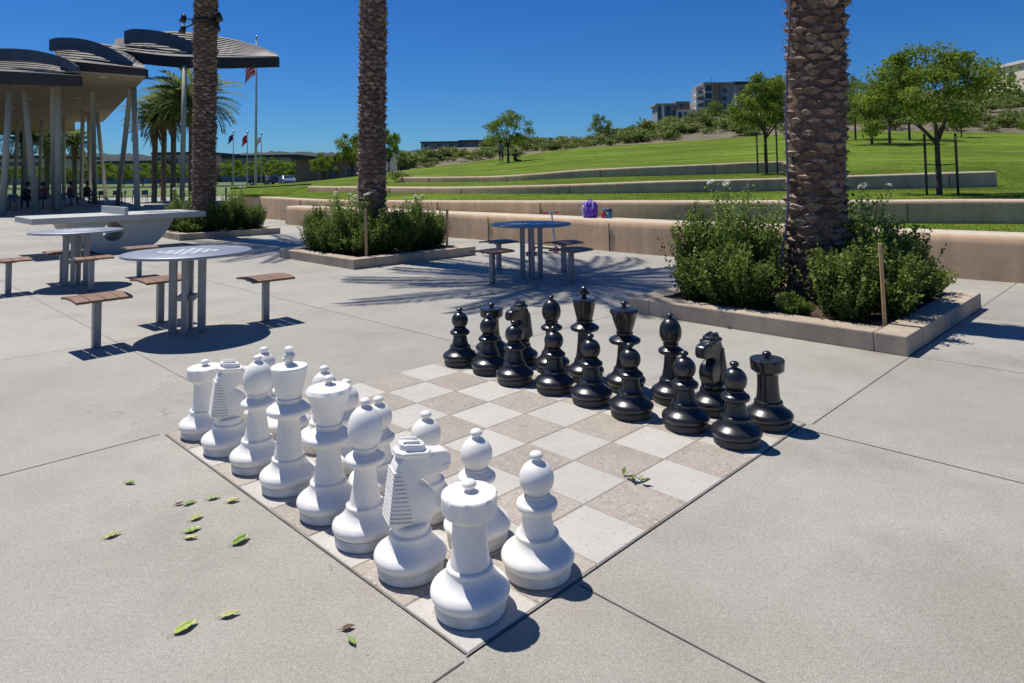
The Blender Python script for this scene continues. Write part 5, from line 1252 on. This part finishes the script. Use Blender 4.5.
# ------------------------------------------------------------------ parked cars
def car(px, D, rz, paint, label):
    r = root('parked_car', (sl(px) * D, D, gz(D) + .03), label, 'car', 'cars parked along the far street', rz)
    side = [(-2.1, .35), (-2.15, .75), (-1.95, .95), (-1.3, 1.0), (-.75, 1.42), (.55, 1.45), (1.2, 1.02), (1.95, .88), (2.15, .62), (2.12, .35)]
    mb = MB(); n = len(side); hw = .86
    for sy in (-1, 1): mb.v += [(x, sy * (hw - (.16 if z > 1.1 else 0)), z) for x, z in side]
    mb.face(list(range(n))); mb.face([n + i for i in range(n)][::-1])
    for i in range(n): j = (i + 1) % n; mb.face((j, i, n + i, n + j))
    mb.build('body', M[paint], r, bevel=.06)
    mb = MB()
    for sy in (-1, 1): mb.add([(-1.15, sy * .868, 1.03), (1.0, sy * .868, 1.04), (.5, sy * .745, 1.38), (-.7, sy * .745, 1.36)], [(0, 1, 2, 3)])
    mb.add([(1.19, -.7, 1.06), (1.19, .7, 1.06), (.60, .62, 1.43), (.60, -.62, 1.43)], [(0, 1, 2, 3)]); mb.add([(-1.29, -.7, 1.04), (-1.29, .7, 1.04), (-.80, .62, 1.41), (-.80, -.62, 1.41)], [(0, 1, 2, 3)])
    mb.build('windows', M['glass'], r)
    for x in (-1.3, 1.35):
        for sy in (-1, 1): mb = MB(); mb.tube([(x, sy * .70, .32), (x, sy * .89, .32)], .32, 18); wv = mb.build('wheel', M['tyre'], r); mb = MB(); mb.tube([(x, sy * .885, .32), (x, sy * .90, .32)], .19, 14); mb.build('rim', M['silver'], wv)
    for sy in (-1, 1): mb = MB(); mb.box((2.10, sy * .62, .68), (.10, .34, .14)); mb.build('headlight', M['lamp'], r)
car(287, 98, R(-60), 'carblue', 'pale blue car parked by the far lawn'); car(276, 104, R(-15), 'cardark', 'dark car parked left of the pale blue car'); car(262, 102, R(10), 'cardark', 'dark car parked behind the tall flagpole'); 

# ------------------------------------------------------------------ backpack, bottles, scooter
pb = at(590.5, 219.5, 13.45); r = root('backpack', (pb.x, pb.y, .585), "purple and lilac child's backpack standing on the seat wall", 'backpack', rz=-.3)
mb = MB()
mb.lathe([(.11, 0), (.140, .015), (.147, .10), (.147, .20), (.135, .27), (.10, .315), (.04, .33), (.01, .332)], 28); o = mb.build('bag', M['purple'], r); o.scale = (1.02, .66, 1)
mb = MB(); mb.lathe([(.08, .03), (.105, .05), (.105, .14), (.08, .18), (.02, .19)], 20, c=(0, 0, 0)); o = mb.build('front_pocket', M['purple'], r); o.scale = (.95, .45, 1); o.location = (.01, -.075, .0)
mb = MB(); mb.lathe([(.03, .02), (.055, .04), (.055, .15), (.03, .19)], 16); o = mb.build('side_pocket', M['lilac'], r); o.location = (-.125, -.02, .0); o.scale = (.8, 1.0, 1.3)
for sx in (-1, 1): mb = MB(); mb.tube(spline([(sx * .06, -.075, .31), (sx * .075, -.112, .24), (sx * .06, -.105, .17)], 5), .014, 8); mb.build('strap', M['lilac'], r)
mb = MB(); mb.tube(spline([(-.035, 0, .325), (0, 0, .375), (.035, 0, .325)], 6), .010, 8); mb.build('handle', M['purple'], r)
pb = at(603.5, 219.5, 13.2); r = root('bottle', (pb.x, pb.y, .585), 'small red drink bottle beside the backpack', 'bottle')
mb = MB(); mb.lathe([(.036, 0), (.04, .01), (.04, .10), (.03, .13)], 20); mb.build('bottle_body', M['red'], r); mb = MB(); mb.lathe([(.024, .13), (.03, .135), (.03, .165), (.012, .172), (.012, .20)], 16); mb.build('cap', M['cyan'], r)
pb = at(609, 219.2, 13.2); r = root('lunch_tub', (pb.x, pb.y, .585), 'blue insulated tub with dark lid, rightmost item on the seat wall', 'container')
mb = MB(); mb.lathe([(.055, 0), (.062, .01), (.062, .13)], 24); mb.build('tub_body', M['cyan'], r); mb = MB(); mb.lathe([(.065, .13), (.065, .17), (.05, .185), (.005, .187)], 24); mb.build('lid', M['navy'], r)
p0, p1 = gnd(533, 251.5), gnd(556, 253.5); c_ = (p0 + p1) / 2; ax = p1 - p0
r = root('kick_scooter', (c_.x, c_.y, 0), "child's pink and silver kick scooter standing behind the shaded round table", 'scooter', rz=math.atan2(ax.y, ax.x))
L = ax.length / 2
mb = MB(); mb.box((-.02, 0, .085), (2 * L - .16, .10, .022)); mb.build('deck', M['darkmetal'], r, bevel=.006)
for x in (-L, L):
    mb = MB(); mb.tube([(x, -.014, .062), (x, .014, .062)], .062, 20); w_ = mb.build('wheel', M['pink'], r)
    mb = MB(); mb.tube([(x, -.017, .062), (x, .017, .062)], .025, 12); mb.build('hub', M['silver'], w_)
mb = MB(); mb.tube([(L, 0, .10), (L - .03, 0, .25), (L - .09, 0, .74)], [.018, .016, .014], 10); mb.build('steering_column', M['silver'], r)
mb = MB(); mb.tube([(L - .09, -.13, .745), (L - .09, .13, .745)], .013, 10); hb = mb.build('handlebar', M['silver'], r)
for sy in (-1, 1): mb = MB(); mb.tube([(L - .09, sy * .11, .745), (L - .09, sy * .19, .745)], .019, 12); mb.build('grip', M['pink'], hb)
mb = MB(); mb.box((-L + .03, 0, .13), (.12, .07, .012), tilt=(0, R(-18))); mb.build('rear_brake', M['pink'], r)
